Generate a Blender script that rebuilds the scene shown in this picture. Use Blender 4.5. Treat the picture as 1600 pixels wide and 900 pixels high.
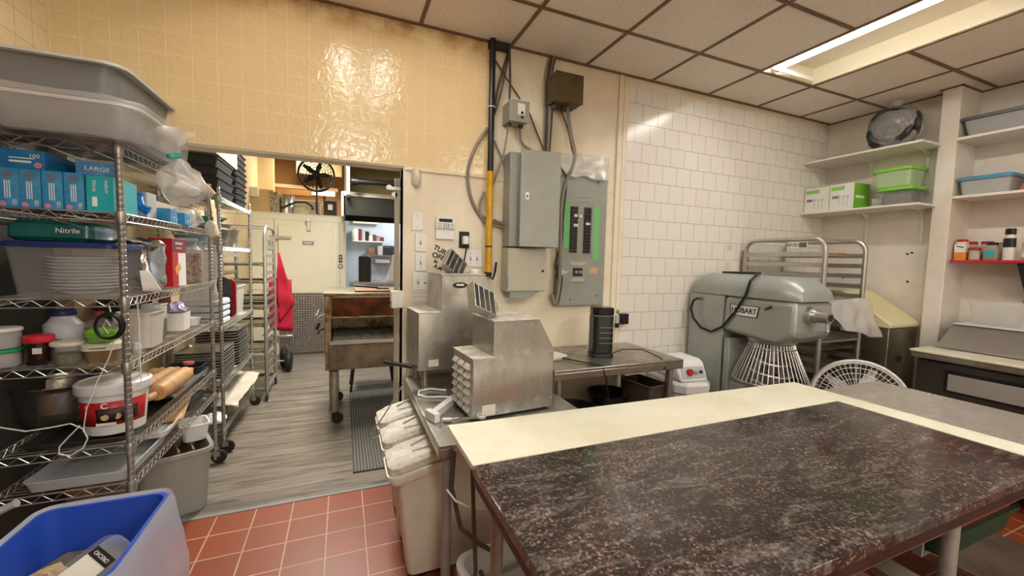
import bpy, bmesh, math, random
from mathutils import Vector, Matrix, Euler
random.seed(7)
PI = math.pi
for o in list(bpy.data.objects): bpy.data.objects.remove(o)
scn = bpy.context.scene
COL = scn.collection
# ---------------------------------------------------------------- camera
F = 633.82
YAW, PITCH, ROLL = math.radians(22.63), math.radians(3.896), math.radians(1.4375)
H = 1.57
fwd = Vector((math.sin(YAW)*math.cos(PITCH), math.cos(YAW)*math.cos(PITCH), -math.sin(PITCH)))
rt = Vector((math.cos(YAW), -math.sin(YAW), 0)); up = rt.cross(fwd)
R2 = rt*math.cos(ROLL)+up*math.sin(ROLL); U2 = up*math.cos(ROLL)-rt*math.sin(ROLL)
cam = bpy.data.cameras.new('camera'); camo = bpy.data.objects.new('camera', cam); COL.objects.link(camo)
cam.sensor_width = 36; cam.lens = F/1600*36; cam.clip_start = .02; cam.clip_end = 60
camo.matrix_world = Matrix(((R2.x, U2.x, -fwd.x, 0), (R2.y, U2.y, -fwd.y, 0), (R2.z, U2.z, -fwd.z, H), (0, 0, 0, 1)))
scn.camera = camo
def at(px, py, ax, v):
    "world point where a measured sight line meets the plane x/y/z = v"
    d = R2*((px-800)/F) - U2*((py-450)/F) + fwd
    i = 'xyz'.index(ax); o = (0, 0, H)[i]
    t = (v-o)/d[i]
    return Vector((d.x*t, d.y*t, H+d.z*t))
# ---------------------------------------------------------------- world, exposure
w = bpy.data.worlds.new('world'); scn.world = w; w.use_nodes = True
w.node_tree.nodes['Background'].inputs[0].default_value = (.9, .95, 1, 1)
w.node_tree.nodes['Background'].inputs[1].default_value = .3
scn.view_settings.view_transform = 'Standard'; scn.view_settings.look = 'None'
scn.view_settings.exposure = 0.54; scn.view_settings.gamma = 1; scn.view_settings.use_curve_mapping = False
def area(name, loc, sx, sy, power, col, rot=(0, 0, 0)):
    l = bpy.data.lights.new(name, 'AREA'); l.shape = 'RECTANGLE'; l.size = sx; l.size_y = sy; l.energy = power; l.color = col
    o = bpy.data.objects.new(name, l); COL.objects.link(o); o.location = loc; o.rotation_euler = rot
    return o
WARM = (1.0, .985, .945)
area('troffer_and_fill_light', (3.02, 1.60, 3.078), .05, 1.12, 26, WARM)
area('troffer_and_fill_light', (3.02, .38, 3.078), .05, 1.12, 30, WARM)
area('troffer_and_fill_light', (.0, 1.60, 3.082), .05, 1.12, 9, WARM)
area('troffer_and_fill_light', (.30, 1.60, 3.082), .05, 1.12, 9, WARM)
area('troffer_and_fill_light', (.15, -.9, 3.03), .50, 1.12, 32, WARM)  # added fill lamp behind the camera, no fixture in the ceiling here
area('troffer_and_fill_light', (2.0, -1.5, 3.03), .50, 1.12, 30, WARM)  # second added fill lamp out of view, evens the brightness
area('rear_fill_light', (1.6, -3.55, 1.75), 2.6, 1.5, 45, (.96, .98, 1.0), (PI/2, 0, PI))  # added fill light behind the camera; the front wall has no window
area('kitchen_light', (1.3, 7.5, 2.95), .5, 1.1, 45, (.85, .92, 1.0))
area('cooler_top_fill', (-.6, 7.7, 3.3), .3, .3, 22, (1.0, .88, .68))  # lamp added to brighten the things above the cooler
area('passage_light', (-.1, 4.6, 2.86), .4, 1.1, 80, (1.0, .95, .86))
# ---------------------------------------------------------------- materials
MATS = {}
def nd(nt, t, **k):
    n = nt.nodes.new(t)
    for a, b in k.items():
        if a in n.inputs.keys(): n.inputs[a].default_value = b
        else: setattr(n, a, b)
    return n
def srgb(h):
    if isinstance(h, str):
        h = h.lstrip('#'); c = [int(h[i:i+2], 16)/255 for i in (0, 2, 4)]
    else: c = h
    return tuple((x/12.92 if x <= .04045 else ((x+.055)/1.055)**2.4) for x in c)+(1,)
def base(name):
    m = bpy.data.materials.new(name); m.use_nodes = True; nt = m.node_tree
    b = nt.nodes['Principled BSDF']; return m, nt, b
def mix(nt, fac, a, b, mode='MIX'):
    n = nt.nodes.new('ShaderNodeMix'); n.data_type = 'RGBA'; n.blend_type = mode
    for i, v in ((0, fac), (6, a), (7, b)):
        if hasattr(v, 'links'): nt.links.new(v, n.inputs[i])
        else: n.inputs[i].default_value = v
    return n.outputs[2]
def ramp(nt, src, stops):
    r = nt.nodes.new('ShaderNodeValToRGB'); e = r.color_ramp.elements
    e[0].position, e[0].color = stops[0][0], stops[0][1]; e[1].position, e[1].color = stops[-1][0], stops[-1][1]
    for p, c in stops[1:-1]:
        q = e.new(p); q.color = c
    nt.links.new(src, r.inputs[0]); return r.outputs[0]
def g4(v): return (v, v, v, 1)
def pos(nt, scale=(1, 1, 1), off=(0, 0, 0)):
    tc = nt.nodes.new('ShaderNodeTexCoord'); mp = nt.nodes.new('ShaderNodeMapping')
    mp.inputs['Scale'].default_value = scale; mp.inputs['Location'].default_value = off
    nt.links.new(tc.outputs['Object'], mp.inputs[0]); return mp.outputs[0]
def noise(nt, vec, s, det=4, rough=.55, dist=0):
    n = nt.nodes.new('ShaderNodeTexNoise'); n.inputs['Scale'].default_value = s; n.inputs['Detail'].default_value = det
    n.inputs['Roughness'].default_value = rough; n.inputs['Distortion'].default_value = dist
    nt.links.new(vec, n.inputs['Vector']); return n.outputs[0]
def bump(nt, b, h, strength=.3, dist=.002, prev=None):
    n = nt.nodes.new('ShaderNodeBump'); n.inputs['Strength'].default_value = strength; n.inputs['Distance'].default_value = dist
    nt.links.new(h, n.inputs['Height'])
    if prev is not None: nt.links.new(prev, n.inputs['Normal'])
    nt.links.new(n.outputs[0], b.inputs['Normal']); return n.outputs[0]
def mat(name, col, rough=.5, metal=0, var=.0, vs=6, col2=None, trans=0, ior=1.45, bmp=0, bs=80, alpha=1, coat=0, emit=0):
    if name in MATS: return MATS[name]
    m, nt, b = base(name); c = srgb(col)
    b.inputs['Base Color'].default_value = c; b.inputs['Roughness'].default_value = rough; b.inputs['Metallic'].default_value = metal
    p = pos(nt)
    if var or col2:
        f = noise(nt, p, vs, 5, .6)
        f2 = ramp(nt, f, [(.38, g4(0)), (.65, g4(1))])
        c2 = srgb(col2) if col2 else tuple(x*(1-var) for x in c[:3])+(1,)
        nt.links.new(mix(nt, f2, c, c2), b.inputs['Base Color'])
    else:                                       # very slight mottling, so that nothing is perfectly flat
        f = noise(nt, p, 9, 3)
        nt.links.new(mix(nt, f, tuple(x*.93 for x in c[:3])+(1,), c), b.inputs['Base Color'])
    if trans: b.inputs['Transmission Weight'].default_value = trans; b.inputs['IOR'].default_value = ior
    if alpha < 1: b.inputs['Alpha'].default_value = alpha
    if coat: b.inputs['Coat Weight'].default_value = coat
    if bmp: bump(nt, b, noise(nt, p, bs, 4), bmp, .002)
    if emit: b.inputs['Emission Color'].default_value = c; b.inputs['Emission Strength'].default_value = emit
    MATS[name] = m; return m
def brick(name, ax, bw, bh, ox, oz, col, mortar, ms=.002, offset=0., rough=.3, var=.06, bumpy=0., stain=None, coat=0):
    m, nt, b = base(name)
    tc = nt.nodes.new('ShaderNodeTexCoord'); sp = nt.nodes.new('ShaderNodeSeparateXYZ'); nt.links.new(tc.outputs['Object'], sp.inputs[0])
    cb = nt.nodes.new('ShaderNodeCombineXYZ')
    def sh(o, off):
        a = nt.nodes.new('ShaderNodeMath'); a.operation = 'SUBTRACT'; nt.links.new(o, a.inputs[0]); a.inputs[1].default_value = off; return a.outputs[0]
    nt.links.new(sh(sp.outputs['XYZ'.index(ax[0].upper())], ox), cb.inputs[0]); nt.links.new(sh(sp.outputs['XYZ'.index(ax[1].upper())], oz), cb.inputs[1])
    br = nt.nodes.new('ShaderNodeTexBrick'); br.offset = offset; br.squash = 1
    nt.links.new(cb.outputs[0], br.inputs['Vector'])
    c = srgb(col); br.inputs['Color1'].default_value = c; br.inputs['Color2'].default_value = tuple(x*(1-var) for x in c[:3])+(1,)
    br.inputs['Mortar'].default_value = srgb(mortar); br.inputs['Scale'].default_value = 1
    br.inputs['Mortar Size'].default_value = ms; br.inputs['Mortar Smooth'].default_value = .3
    br.inputs['Brick Width'].default_value = bw; br.inputs['Row Height'].default_value = bh
    out = br.outputs[0]
    if stain: out = stain(nt, out, tc.outputs['Object'])
    nt.links.new(out, b.inputs['Base Color']); b.inputs['Roughness'].default_value = rough
    if coat: b.inputs['Coat Weight'].default_value = coat
    pv = None
    if bumpy:
        n = noise(nt, tc.outputs['Object'], 34, 1.5, .4, .6); pv = bump(nt, b, n, bumpy, .004)
    inv = nt.nodes.new('ShaderNodeMath'); inv.operation = 'SUBTRACT'; inv.inputs[0].default_value = 1; nt.links.new(br.outputs[1], inv.inputs[1])
    bump(nt, b, inv.outputs[0], .6, .002, pv)
    return m
def st_quarry(nt, c, v):
    f = ramp(nt, noise(nt, v, 3.2, 6, .65), [(.45, g4(0)), (.75, g4(.45))])
    return mix(nt, f, c, srgb('#7a4a34'))
def st_yellow(nt, c, v):
    # brown water stain band right under the ceiling, broken up by noise
    sp = nt.nodes.new('ShaderNodeSeparateXYZ'); nt.links.new(v, sp.inputs[0])
    mr = nt.nodes.new('ShaderNodeMapRange'); mr.inputs[1].default_value = 2.88; mr.inputs[2].default_value = 3.04
    nt.links.new(sp.outputs[2], mr.inputs[0])
    n = ramp(nt, noise(nt, v, 7, 6, .7), [(.40, g4(0)), (.62, g4(1))])
    mu = nt.nodes.new('ShaderNodeMath'); mu.operation = 'MULTIPLY'; nt.links.new(mr.outputs[0], mu.inputs[0]); nt.links.new(n, mu.inputs[1])
    return mix(nt, mu.outputs[0], c, srgb('#a5763a'))
M_quarry = brick('quarry_tile', 'xy', .2026, .2026, -.7, 2.62, '#94431f', '#c2a287', .0045, 0, .42, .13, 0, st_quarry)
M_ytile = brick('yellow_wall_tile', 'xz', .1105, .1105, .929, 2.148, '#e8cf9f', '#f0e0bb', .0022, 0, .15, .02, .6, st_yellow)
M_ytile2 = brick('yellow_wall_tile_side', 'yz', .1105, .1105, 2.705, 2.148, '#efd9ae', '#d0b488', .0022, 0, .2, .02, .4, None)
M_wtile = brick('white_wall_tile', 'xz', .152, .152, 2.608, 1.775, '#e9e4da', '#a9a196', .0022, .5, .22, .03, .08)
def vinyl():
    m, nt, b = base('wood_plank_vinyl'); p = pos(nt)
    sp = nt.nodes.new('ShaderNodeTexBrick'); nt.links.new(p, sp.inputs['Vector']); sp.offset = .37
    sp.inputs['Scale'].default_value = 1; sp.inputs['Brick Width'].default_value = 1.2; sp.inputs['Row Height'].default_value = .152
    sp.inputs['Mortar Size'].default_value = .0012
    sp.inputs['Color1'].default_value = srgb('#70685d'); sp.inputs['Color2'].default_value = srgb('#60584e'); sp.inputs['Mortar'].default_value = srgb('#4d463e')
    p2 = pos(nt, (.9, 9, 1)); f = ramp(nt, noise(nt, p2, 1.7, 7, .62, .9), [(.38, g4(0)), (.62, g4(1))])
    c = mix(nt, f, sp.outputs[0], srgb('#8d8477')); 
    f2 = ramp(nt, noise(nt, p2, 3.1, 6, .6, .5), [(.36, g4(.8)), (.47, g4(0))])
    c = mix(nt, f2, c, srgb('#50483e'))
    nt.links.new(c, b.inputs['Base Color']); b.inputs['Roughness'].default_value = .38; bump(nt, b, f, .12, .001); return m
M_vinyl = vinyl()
def ceilmat():
    m, nt, b = base('ceiling_tile'); p = pos(nt)
    f = ramp(nt, noise(nt, p, 130, 3, .6), [(.30, g4(1)), (.43, g4(0))])
    s = ramp(nt, noise(nt, p, 1.4, 5, .6), [(.35, g4(0)), (.75, g4(.35))])
    c = mix(nt, f, srgb('#f3ece1'), srgb('#c2b5a2')); c = mix(nt, s, c, srgb('#dccab0'))
    nt.links.new(c, b.inputs['Base Color']); b.inputs['Roughness'].default_value = .9; bump(nt, b, noise(nt, p, 110, 3), .35, .002); return m
M_ceil = ceilmat()
M_grid = mat('ceiling_grid_bar', '#7c6448', .55, .1, .25, 9)
M_paint = mat('cream_wall_paint', '#eee4cf', .45, 0, col2='#dfd0b2', vs=2.2, bmp=.08, bs=30)
M_paintw = mat('white_wall_paint', '#e8e1d6', .5, 0, col2='#d8cdbd', vs=2.5, bmp=.1, bs=25)
M_room = mat('rear_room_paint', '#dcd2bd', .6)
M_beige = mat('beige_room_paint', '#cdb78d', .6, 0, .15, 2)
M_brown = mat('brown_board', '#8a5c26', .6, 0, .2, 3)
M_kwall = mat('pale_blue_kitchen_wall', '#ccd2dc', .5, 0, .08, 2)
def steelmat(name, col='#b9b6ae', rough=.28, dirt='#8f887a', dustc=None, s=5, metal=1., thr=(.42, .72)):
    m, nt, b = base(name); p = pos(nt)
    f = ramp(nt, noise(nt, p, s, 6, .65), [(thr[0], g4(0)), (thr[1], g4(1))])
    c = mix(nt, f, srgb(col), srgb(dirt))
    r = nt.nodes.new('ShaderNodeMapRange'); r.inputs[3].default_value = rough; r.inputs[4].default_value = min(1, rough+.25); nt.links.new(f, r.inputs[0]); nt.links.new(r.outputs[0], b.inputs['Roughness'])
    b.inputs['Metallic'].default_value = metal
    if dustc:
        f3 = ramp(nt, noise(nt, p, 9, 10, .82, .3), [(.56, g4(0)), (.70, g4(.75))])
        c = mix(nt, f3, c, srgb(dustc)); mm = nt.nodes.new('ShaderNodeMath'); mm.operation = 'MULTIPLY_ADD'
        nt.links.new(f3, mm.inputs[0]); mm.inputs[1].default_value = -metal; mm.inputs[2].default_value = metal; nt.links.new(mm.outputs[0], b.inputs['Metallic'])
    nt.links.new(c, b.inputs['Base Color']); bump(nt, b, noise(nt, pos(nt, (1, 1, 25)), 20, 3), .04, .001); return m
M_steel = steelmat('stainless_steel', '#c3c0b8', .22)
M_steeld = steelmat('dull_stainless', '#bcb8ae', .34, '#8b8377')
M_steelfl = steelmat('floury_stainless', '#c6c4bd', .3, '#8f8a7f', '#efebe0', 3.2, .9, (.45, .7))
M_leg = mat('grey_pipe_leg', '#9c9a93', .4, .25, .15, 20)
M_flour = mat('flour_dusted_top', '#e3ded2', .7, 0, col2='#b5b0a6', vs=16)
M_chrome = mat('chrome_wire', '#d6d3cc', .25, .8)
M_chromed = mat('dull_chrome_post', '#bab7af', .36, .75, .3, 30)
M_alu = mat('aluminium', '#c4c2bc', .35, .9, .12, 8)
M_black = mat('black_plastic', '#141414', .35)
M_blackm = mat('matt_black', '#1b1a18', .6)
M_white = mat('white_plastic', '#ecebe6', .35)
M_cream = mat('cream_plastic', '#e6e0c8', .42)
M_grey = mat('grey_plastic', '#8d8f90', .45)
M_lgrey = mat('light_grey_plastic', '#bfc0c0', .45)
M_pgrey = mat('electrical_grey_paint', '#9b9d93', .42, .1, .12, 5)
M_pgreyl = mat('pale_grey_enclosure', '#b9b5a2', .45, .1, .08, 5)
M_brass = mat('bronze_dark_box', '#5f5034', .45, .4, .3, 8)
M_yellow = mat('yellow_pipe_paint', '#dda81c', .4, 0, .2, 14)
M_cable = mat('grey_cable', '#8b8375', .5)
M_cabled = mat('dark_cable', '#4b4338', .55)
M_green = mat('green_painter_tape', '#74bf76', .6)
M_red = mat('red_plastic', '#b51f22', .4)
M_wood = mat('pale_wood', '#d2a878', .5, 0, col2='#b98a58', vs=14)
M_woodd = mat('brown_wood_board', '#8d6848', .6, 0, col2='#6f4f36', vs=6)
M_paper = mat('paper', '#e6e0cf', .8, 0, .06, 12)
M_card = mat('cardboard', '#c9b08a', .85, 0, .1, 10)
M_navy = mat('navy_plastic', '#23306b', .4)
M_lime = mat('lime_plastic', '#7ec832', .35)
M_limet = mat('clear_lime_plastic', '#9fd860', .2, alpha=.62)
M_teal = mat('teal_card', '#22b0b8', .5)
M_bluebox = mat('blue_printed_card', '#2a86bd', .45, 0, col2='#4d9fcb', vs=14)
M_blueboxd = mat('deep_blue_card', '#1b6fa8', .45, 0, col2='#2d8cc4', vs=14)
M_clear = mat('clear_plastic', '#e6e9ea', .12, alpha=.10, coat=.3)
M_frost = mat('frosted_plastic', '#dcdcd8', .3, alpha=.5)
M_film = mat('plastic_film', '#f1efeb', .18, alpha=.3, bmp=1, bs=18, coat=.6)
M_filmd = mat('crumpled_plastic_film', '#f1efeb', .2, alpha=.42, bmp=1, bs=22, coat=.6)
M_foil = mat('crumpled_foil', '#cfccc6', .18, 1, .35, 26, bmp=1, bs=26)
M_glove = mat('latex_glove', '#e8d9a8', .5)
M_bluebag = mat('blue_bin_plastic', '#2f55c0', .35, 0, .12, 5)
M_bluefilm = mat('translucent_blue_liner', '#dcdef0', .25, alpha=.55, bmp=.8, bs=12, coat=.5)
M_hood = mat('dark_hood_metal', '#26261f', .4, .5)
M_ivory = mat('ivory_cooler_panel', '#e9e4cb', .42, 0, .05, 2)
def diamond():
    m, nt, b = base('diamond_plate'); p = pos(nt, (1, 1, 1)); ch = nt.nodes.new('ShaderNodeTexVoronoi'); ch.inputs['Scale'].default_value = 26
    ch.inputs['Randomness'].default_value = .15
    nt.links.new(p, ch.inputs['Vector']); f = ramp(nt, ch.outputs[0], [(.12, g4(1)), (.45, g4(0))])
    nt.links.new(mix(nt, f, srgb('#918b84'), srgb('#cfcac4')), b.inputs['Base Color']); b.inputs['Metallic'].default_value = .85; b.inputs['Roughness'].default_value = .36
    bump(nt, b, f, .8, .004); return m
M_diamond = diamond()
def granite():
    m, nt, b = base('brown_granite'); p = pos(nt)
    v = nt.nodes.new('ShaderNodeTexVoronoi'); v.inputs['Scale'].default_value = 150; nt.links.new(p, v.inputs['Vector'])
    sx = nt.nodes.new('ShaderNodeSeparateColor'); nt.links.new(v.outputs[1], sx.inputs[0])
    c = ramp(nt, sx.outputs[0], [(.0, srgb('#221d1b')), (.45, srgb('#352a27')), (.7, srgb('#463833')), (.9, srgb('#6b584f')), (1., srgb('#937c70'))])
    f = ramp(nt, noise(nt, p, 4, 5, .7), [(.38, g4(0)), (.62, g4(.75))])
    c = mix(nt, f, c, srgb('#241d1b'))
    # dusting of flour in streaks
    ps = pos(nt, (2.2, 9, 1)); ps2 = nt.nodes.new('ShaderNodeMapping'); ps2.inputs['Rotation'].default_value = (0, 0, .5); nt.links.new(ps, ps2.inputs[0])
    fl = ramp(nt, noise(nt, ps2.outputs[0], 2.6, 9, .78, .8), [(.49, g4(.0)), (.78, g4(.7))])
    fl2 = ramp(nt, noise(nt, p, 60, 5, .8), [(.42, g4(.12)), (.62, g4(1))])
    mu = nt.nodes.new('ShaderNodeMath'); mu.operation = 'MULTIPLY'; nt.links.new(fl, mu.inputs[0]); nt.links.new(fl2, mu.inputs[1])
    c = mix(nt, mu.outputs[0], c, srgb('#cbbfb2'))
    nt.links.new(c, b.inputs['Base Color'])
    rr = nt.nodes.new('ShaderNodeMapRange'); rr.inputs[3].default_value = .12; rr.inputs[4].default_value = .4; nt.links.new(mu.outputs[0], rr.inputs[0]); nt.links.new(rr.outputs[0], b.inputs['Roughness'])
    return m
M_granite = granite()
M_board = mat('white_cutting_board', '#ece9d4', .4, 0, col2='#e2dcc0', vs=5)
M_mixer = mat('grey_hammered_enamel', '#a9aea8', .36, .3, .12, 6, bmp=.05, bs=200)
def ovenmat():
    m, nt, b = base('burnt_oven_steel'); p = pos(nt)
    f = noise(nt, p, 5, 7, .7, .6); c = ramp(nt, f, [(.28, srgb('#3a2010')), (.40, srgb('#7a5a38')), (.52, srgb('#a39678')), (.72, srgb('#9a9384'))])
    nt.links.new(c, b.inputs['Base Color']); b.inputs['Metallic'].default_value = .6; b.inputs['Roughness'].default_value = .38; return m
M_oven = ovenmat()
def rubbermat():
    m, nt, b = base('ribbed_rubber_mat'); p = pos(nt); wv = nt.nodes.new('ShaderNodeTexWave'); wv.bands_direction = 'X'; wv.inputs['Scale'].default_value = 14; nt.links.new(p, wv.inputs['Vector'])
    nt.links.new(mix(nt, wv.outputs[0], srgb('#45443f'), srgb('#7b7970')), b.inputs['Base Color']); b.inputs['Roughness'].default_value = .8; bump(nt, b, wv.outputs[0], .8, .004); return m
M_mat = rubbermat()
def glow(name, col, s):
    m, nt, b = base(name); b.inputs['Base Color'].default_value = srgb(col); b.inputs['Emission Color'].default_value = srgb(col); b.inputs['Emission Strength'].default_value = s; return m
M_tube = glow('lit_tube', '#fffaf0', 9.0)
M_day = glow('daylight_pane', '#f4f7ff', 2.4)
# ---------------------------------------------------------------- geometry
class G:
    def __init__(s): s.bm = bmesh.new()
    def box(s, x0, x1, y0, y1, z0, z1, M=None):
        vs = [s.bm.verts.new((x, y, z)) for x in (x0, x1) for y in (y0, y1) for z in (z0, z1)]
        for f in ((0, 1, 3, 2), (4, 6, 7, 5), (0, 4, 5, 1), (2, 3, 7, 6), (0, 2, 6, 4), (1, 5, 7, 3)): s.bm.faces.new([vs[i] for i in f])
        if M is not None:
            for v in vs: v.co = M @ v.co
        return s
    def obox(s, c, size, rot=(0, 0, 0)):
        M = Matrix.Translation(c) @ Euler(rot).to_matrix().to_4x4(); a, b, d = (v/2 for v in size)
        return s.box(-a, a, -b, b, -d, d, M)
    def frame(s, p0, p1):
        d = (Vector(p1)-Vector(p0)).normalized(); a = Vector((0, 0, 1)) if abs(d.z) < .9 else Vector((1, 0, 0))
        u = d.cross(a).normalized(); return u, d.cross(u)
    def loft(s, rings, cap0=True, cap1=True, closed=False):
        R = [[s.bm.verts.new(p) for p in r] for r in rings]; n = len(R[0])
        prs = list(zip(R[:-1], R[1:])) + ([(R[-1], R[0])] if closed else [])
        for a, b in prs:
            for i in range(n):
                j = (i+1) % n
                try: s.bm.faces.new((a[i], a[j], b[j], b[i]))
                except ValueError: pass
        if not closed:
            if cap0: s.bm.faces.new(R[0][::-1])
            if cap1: s.bm.faces.new(R[-1])
        return s
    def cyl(s, p0, p1, r, r1=None, n=14, cap=True):
        r1 = r if r1 is None else r1; u, v = s.frame(p0, p1); p0 = Vector(p0); p1 = Vector(p1)
        ring = lambda c, q: [c+u*(q*math.cos(2*PI*i/n))+v*(q*math.sin(2*PI*i/n)) for i in range(n)]
        return s.loft([ring(p0, r), ring(p1, max(r1, 1e-4))], cap, cap)
    def tube(s, pts, r, n=6, closed=False):
        pts = [Vector(p) for p in pts]; m = len(pts); rings = []; pu = None
        for i, p in enumerate(pts):
            a = pts[(i-1) % m] if (closed or i) else p; b = pts[(i+1) % m] if (closed or i < m-1) else p
            d = (b-a)
            if d.length < 1e-9: d = Vector((0, 0, 1))
            d.normalize()
            if pu is None: u, _ = s.frame((0, 0, 0), d)
            else:
                u = pu - d*pu.dot(d)
                if u.length < 1e-6: u, _ = s.frame((0, 0, 0), d)
                u.normalize()
            pu = u; v = d.cross(u)
            rings.append([p+u*(r*math.cos(2*PI*k/n))+v*(r*math.sin(2*PI*k/n)) for k in range(n)])
        return s.loft(rings, closed=closed)
    def lathe(s, prof, c=(0, 0, 0), n=28, ax='z', cap0=True, cap1=True, arc=1.):
        c = Vector(c); rings = []
        for r, h in prof:
            r = max(r, 1e-4); q = []
            for i in range(n):
                a = 2*PI*i/n; x, y = r*math.cos(a), r*math.sin(a)
                q.append(c+{'z': Vector((x, y, h)), 'x': Vector((h, x, y)), 'y': Vector((y, h, x))}[ax])
            rings.append(q)
        return s.loft(rings, cap0, cap1)
    def prism(s, pts, ax, a, b):
        "2-D outline extruded along ax from a to b (outline in the two other axes, in order)"
        f = {'x': lambda p, t: (t, p[0], p[1]), 'y': lambda p, t: (p[0], t, p[1]), 'z': lambda p, t: (p[0], p[1], t)}[ax]
        return s.loft([[f(p, a) for p in pts], [f(p, b) for p in pts]])
    def rr(s, w, d, r, z, cx=0, cy=0, n=5):
        q = []
        r = min(r, w/2*.99, d/2*.99)
        for (sx, sy, a0) in ((1, 1, 0), (-1, 1, 90), (-1, -1, 180), (1, -1, 270)):
            for k in range(n):
                a = math.radians(a0+90*k/(n-1)); q.append((cx+sx*(w/2-r)+r*math.cos(a), cy+sy*(d/2-r)+r*math.sin(a), z))
        return q
    def tub(s, w0, d0, w1, d1, h, t=.004, r=.03, z=0, lip=.0, liph=.012):
        "open container: bottom w0 x d0, top w1 x d1"
        L = [s.rr(w0, d0, r, z), s.rr(w1, d1, r, z+h)]
        if lip: L += [s.rr(w1+2*lip, d1+2*lip, r+lip, z+h), s.rr(w1+2*lip, d1+2*lip, r+lip, z+h+liph), s.rr(w1-2*t, d1-2*t, r, z+h+liph)]
        L += [s.rr(w1-2*t, d1-2*t, r, z+h), s.rr(w0-2*t, d0-2*t, r, z+t)]
        return s.loft(L)
    def slab(s, w, d, h, r, z=0, cx=0, cy=0, ch=.0):
        if ch: return s.loft([s.rr(w-2*ch, d-2*ch, r, z, cx, cy), s.rr(w, d, r, z+ch, cx, cy), s.rr(w, d, r, z+h-ch, cx, cy), s.rr(w-2*ch, d-2*ch, r, z+h, cx, cy)])
        return s.loft([s.rr(w, d, r, z, cx, cy), s.rr(w, d, r, z+h, cx, cy)])
    def ball(s, c, r, sc=(1, 1, 1), n=2, jit=0, seed=1):
        b = bmesh.ops.create_icosphere(s.bm, subdivisions=n, radius=r); rnd = random.Random(seed)
        for v in b['verts']:
            k = 1+(rnd.random()-.5)*jit; v.co = Vector((v.co.x*sc[0]*k+c[0], v.co.y*sc[1]*k+c[1], v.co.z*sc[2]*k+c[2]))
        return s
    def xf(s, M):
        for v in s.bm.verts: v.co = M @ v.co
        return s
def obj(name, g, m, parent=None, bev=0, smooth=True, label=None, sub=0):
    bm = g.bm; bmesh.ops.recalc_face_normals(bm, faces=bm.faces)
    for f in bm.faces: f.smooth = smooth
    for e in bm.edges:
        if len(e.link_faces) == 2 and e.calc_face_angle(0) > .6: e.smooth = False
    me = bpy.data.meshes.new(name); bm.to_mesh(me); bm.free(); me.materials.append(m)
    o = bpy.data.objects.new(name, me); COL.objects.link(o)
    if parent is not None: o.parent = parent
    if bev:
        b = o.modifiers.new('bevel', 'BEVEL'); b.width = bev; b.segments = 2; b.limit_method = 'ANGLE'; b.angle_limit = .6; b.harden_normals = False
    if sub:
        b = o.modifiers.new('sub', 'SUBSURF'); b.levels = sub; b.render_levels = sub
    if label: o['label'] = label
    return o
def objs(name, g, m, parent=None, bev=0, smooth=True, label=None):
    "every connected piece of g becomes an object of its own"
    bm = g.bm; bm.verts.index_update(); seen = set(); out = []
    bm.verts.ensure_lookup_table()
    for v in bm.verts:
        if v.index in seen: continue
        st = [v]; isl = []; seen.add(v.index)
        while st:
            a = st.pop(); isl.append(a)
            for e in a.link_edges:
                b = e.other_vert(a)
                if b.index not in seen: seen.add(b.index); st.append(b)
        q = G(); mp = {a.index: q.bm.verts.new(a.co) for a in isl}
        for f in {f for a in isl for f in a.link_faces}: q.bm.faces.new([mp[b.index] for b in f.verts])
        out.append(obj(name, q, m, parent, bev, smooth, label))
    bm.free(); return out
def tag(o, label, cat, group=None, kind=None):
    o['label'] = label; o['category'] = cat
    if group: o['group'] = group
    if kind: o['kind'] = kind
    return o
def thing(name, label, cat, loc=(0, 0, 0), rz=0, group=None):
    o = bpy.data.objects.new(name, None); COL.objects.link(o); o.location = loc; o.rotation_euler = (0, 0, rz); o.empty_display_size = .05
    return tag(o, label, cat, group)
def solo(name, g, m, label, cat, loc=(0, 0, 0), rz=0, group=None, bev=0, rot=None, smooth=True):
    o = obj(name, g, m, None, bev, smooth); o.location = loc; o.rotation_euler = rot if rot else (0, 0, rz)
    return tag(o, label, cat, group)
def struct(name, g, m, bev=0):
    o = obj(name, g, m, None, bev); o['kind'] = 'structure'; return o
def dup(o, loc=None, rz=None, label=None, parent=None):
    c = o.copy(); COL.objects.link(c)
    if parent is not None: c.parent = parent
    if loc is not None: c.location = loc
    if rz is not None: c.rotation_euler = (0, 0, rz)
    if label: c['label'] = label
    for k in [q for q in bpy.data.objects if q.parent == o]: dup(k, parent=c)
    return c
def text(s, size, m, parent, loc, rot=(PI/2, 0, 0), name='lettering', ext=.0006, align='CENTER', bold=0, sx=1):
    c = bpy.data.curves.new(name, 'FONT'); c.body = s; c.size = size; c.extrude = ext; c.align_x = align; c.align_y = 'CENTER'; c.offset = bold
    t = bpy.data.objects.new(name, c); me = bpy.data.meshes.new_from_object(t); bpy.data.objects.remove(t); me.materials.clear(); me.materials.append(m)
    o = bpy.data.objects.new(name, me); COL.objects.link(o); o.location = loc; o.rotation_euler = rot; o.scale = (sx, 1, 1)
    if parent is not None: o.parent = parent
    return o
FRONT = (PI/2, 0, 0); LEFTF = (PI/2, 0, -PI/2)
M_ink = mat('black_ink', '#15130f', .6); M_inkw = mat('white_ink', '#f3f1ea', .6); M_inkr = mat('red_ink', '#c8262a', .5)
D = 2.705; ZC = 3.036; X0 = -1.29
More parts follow.
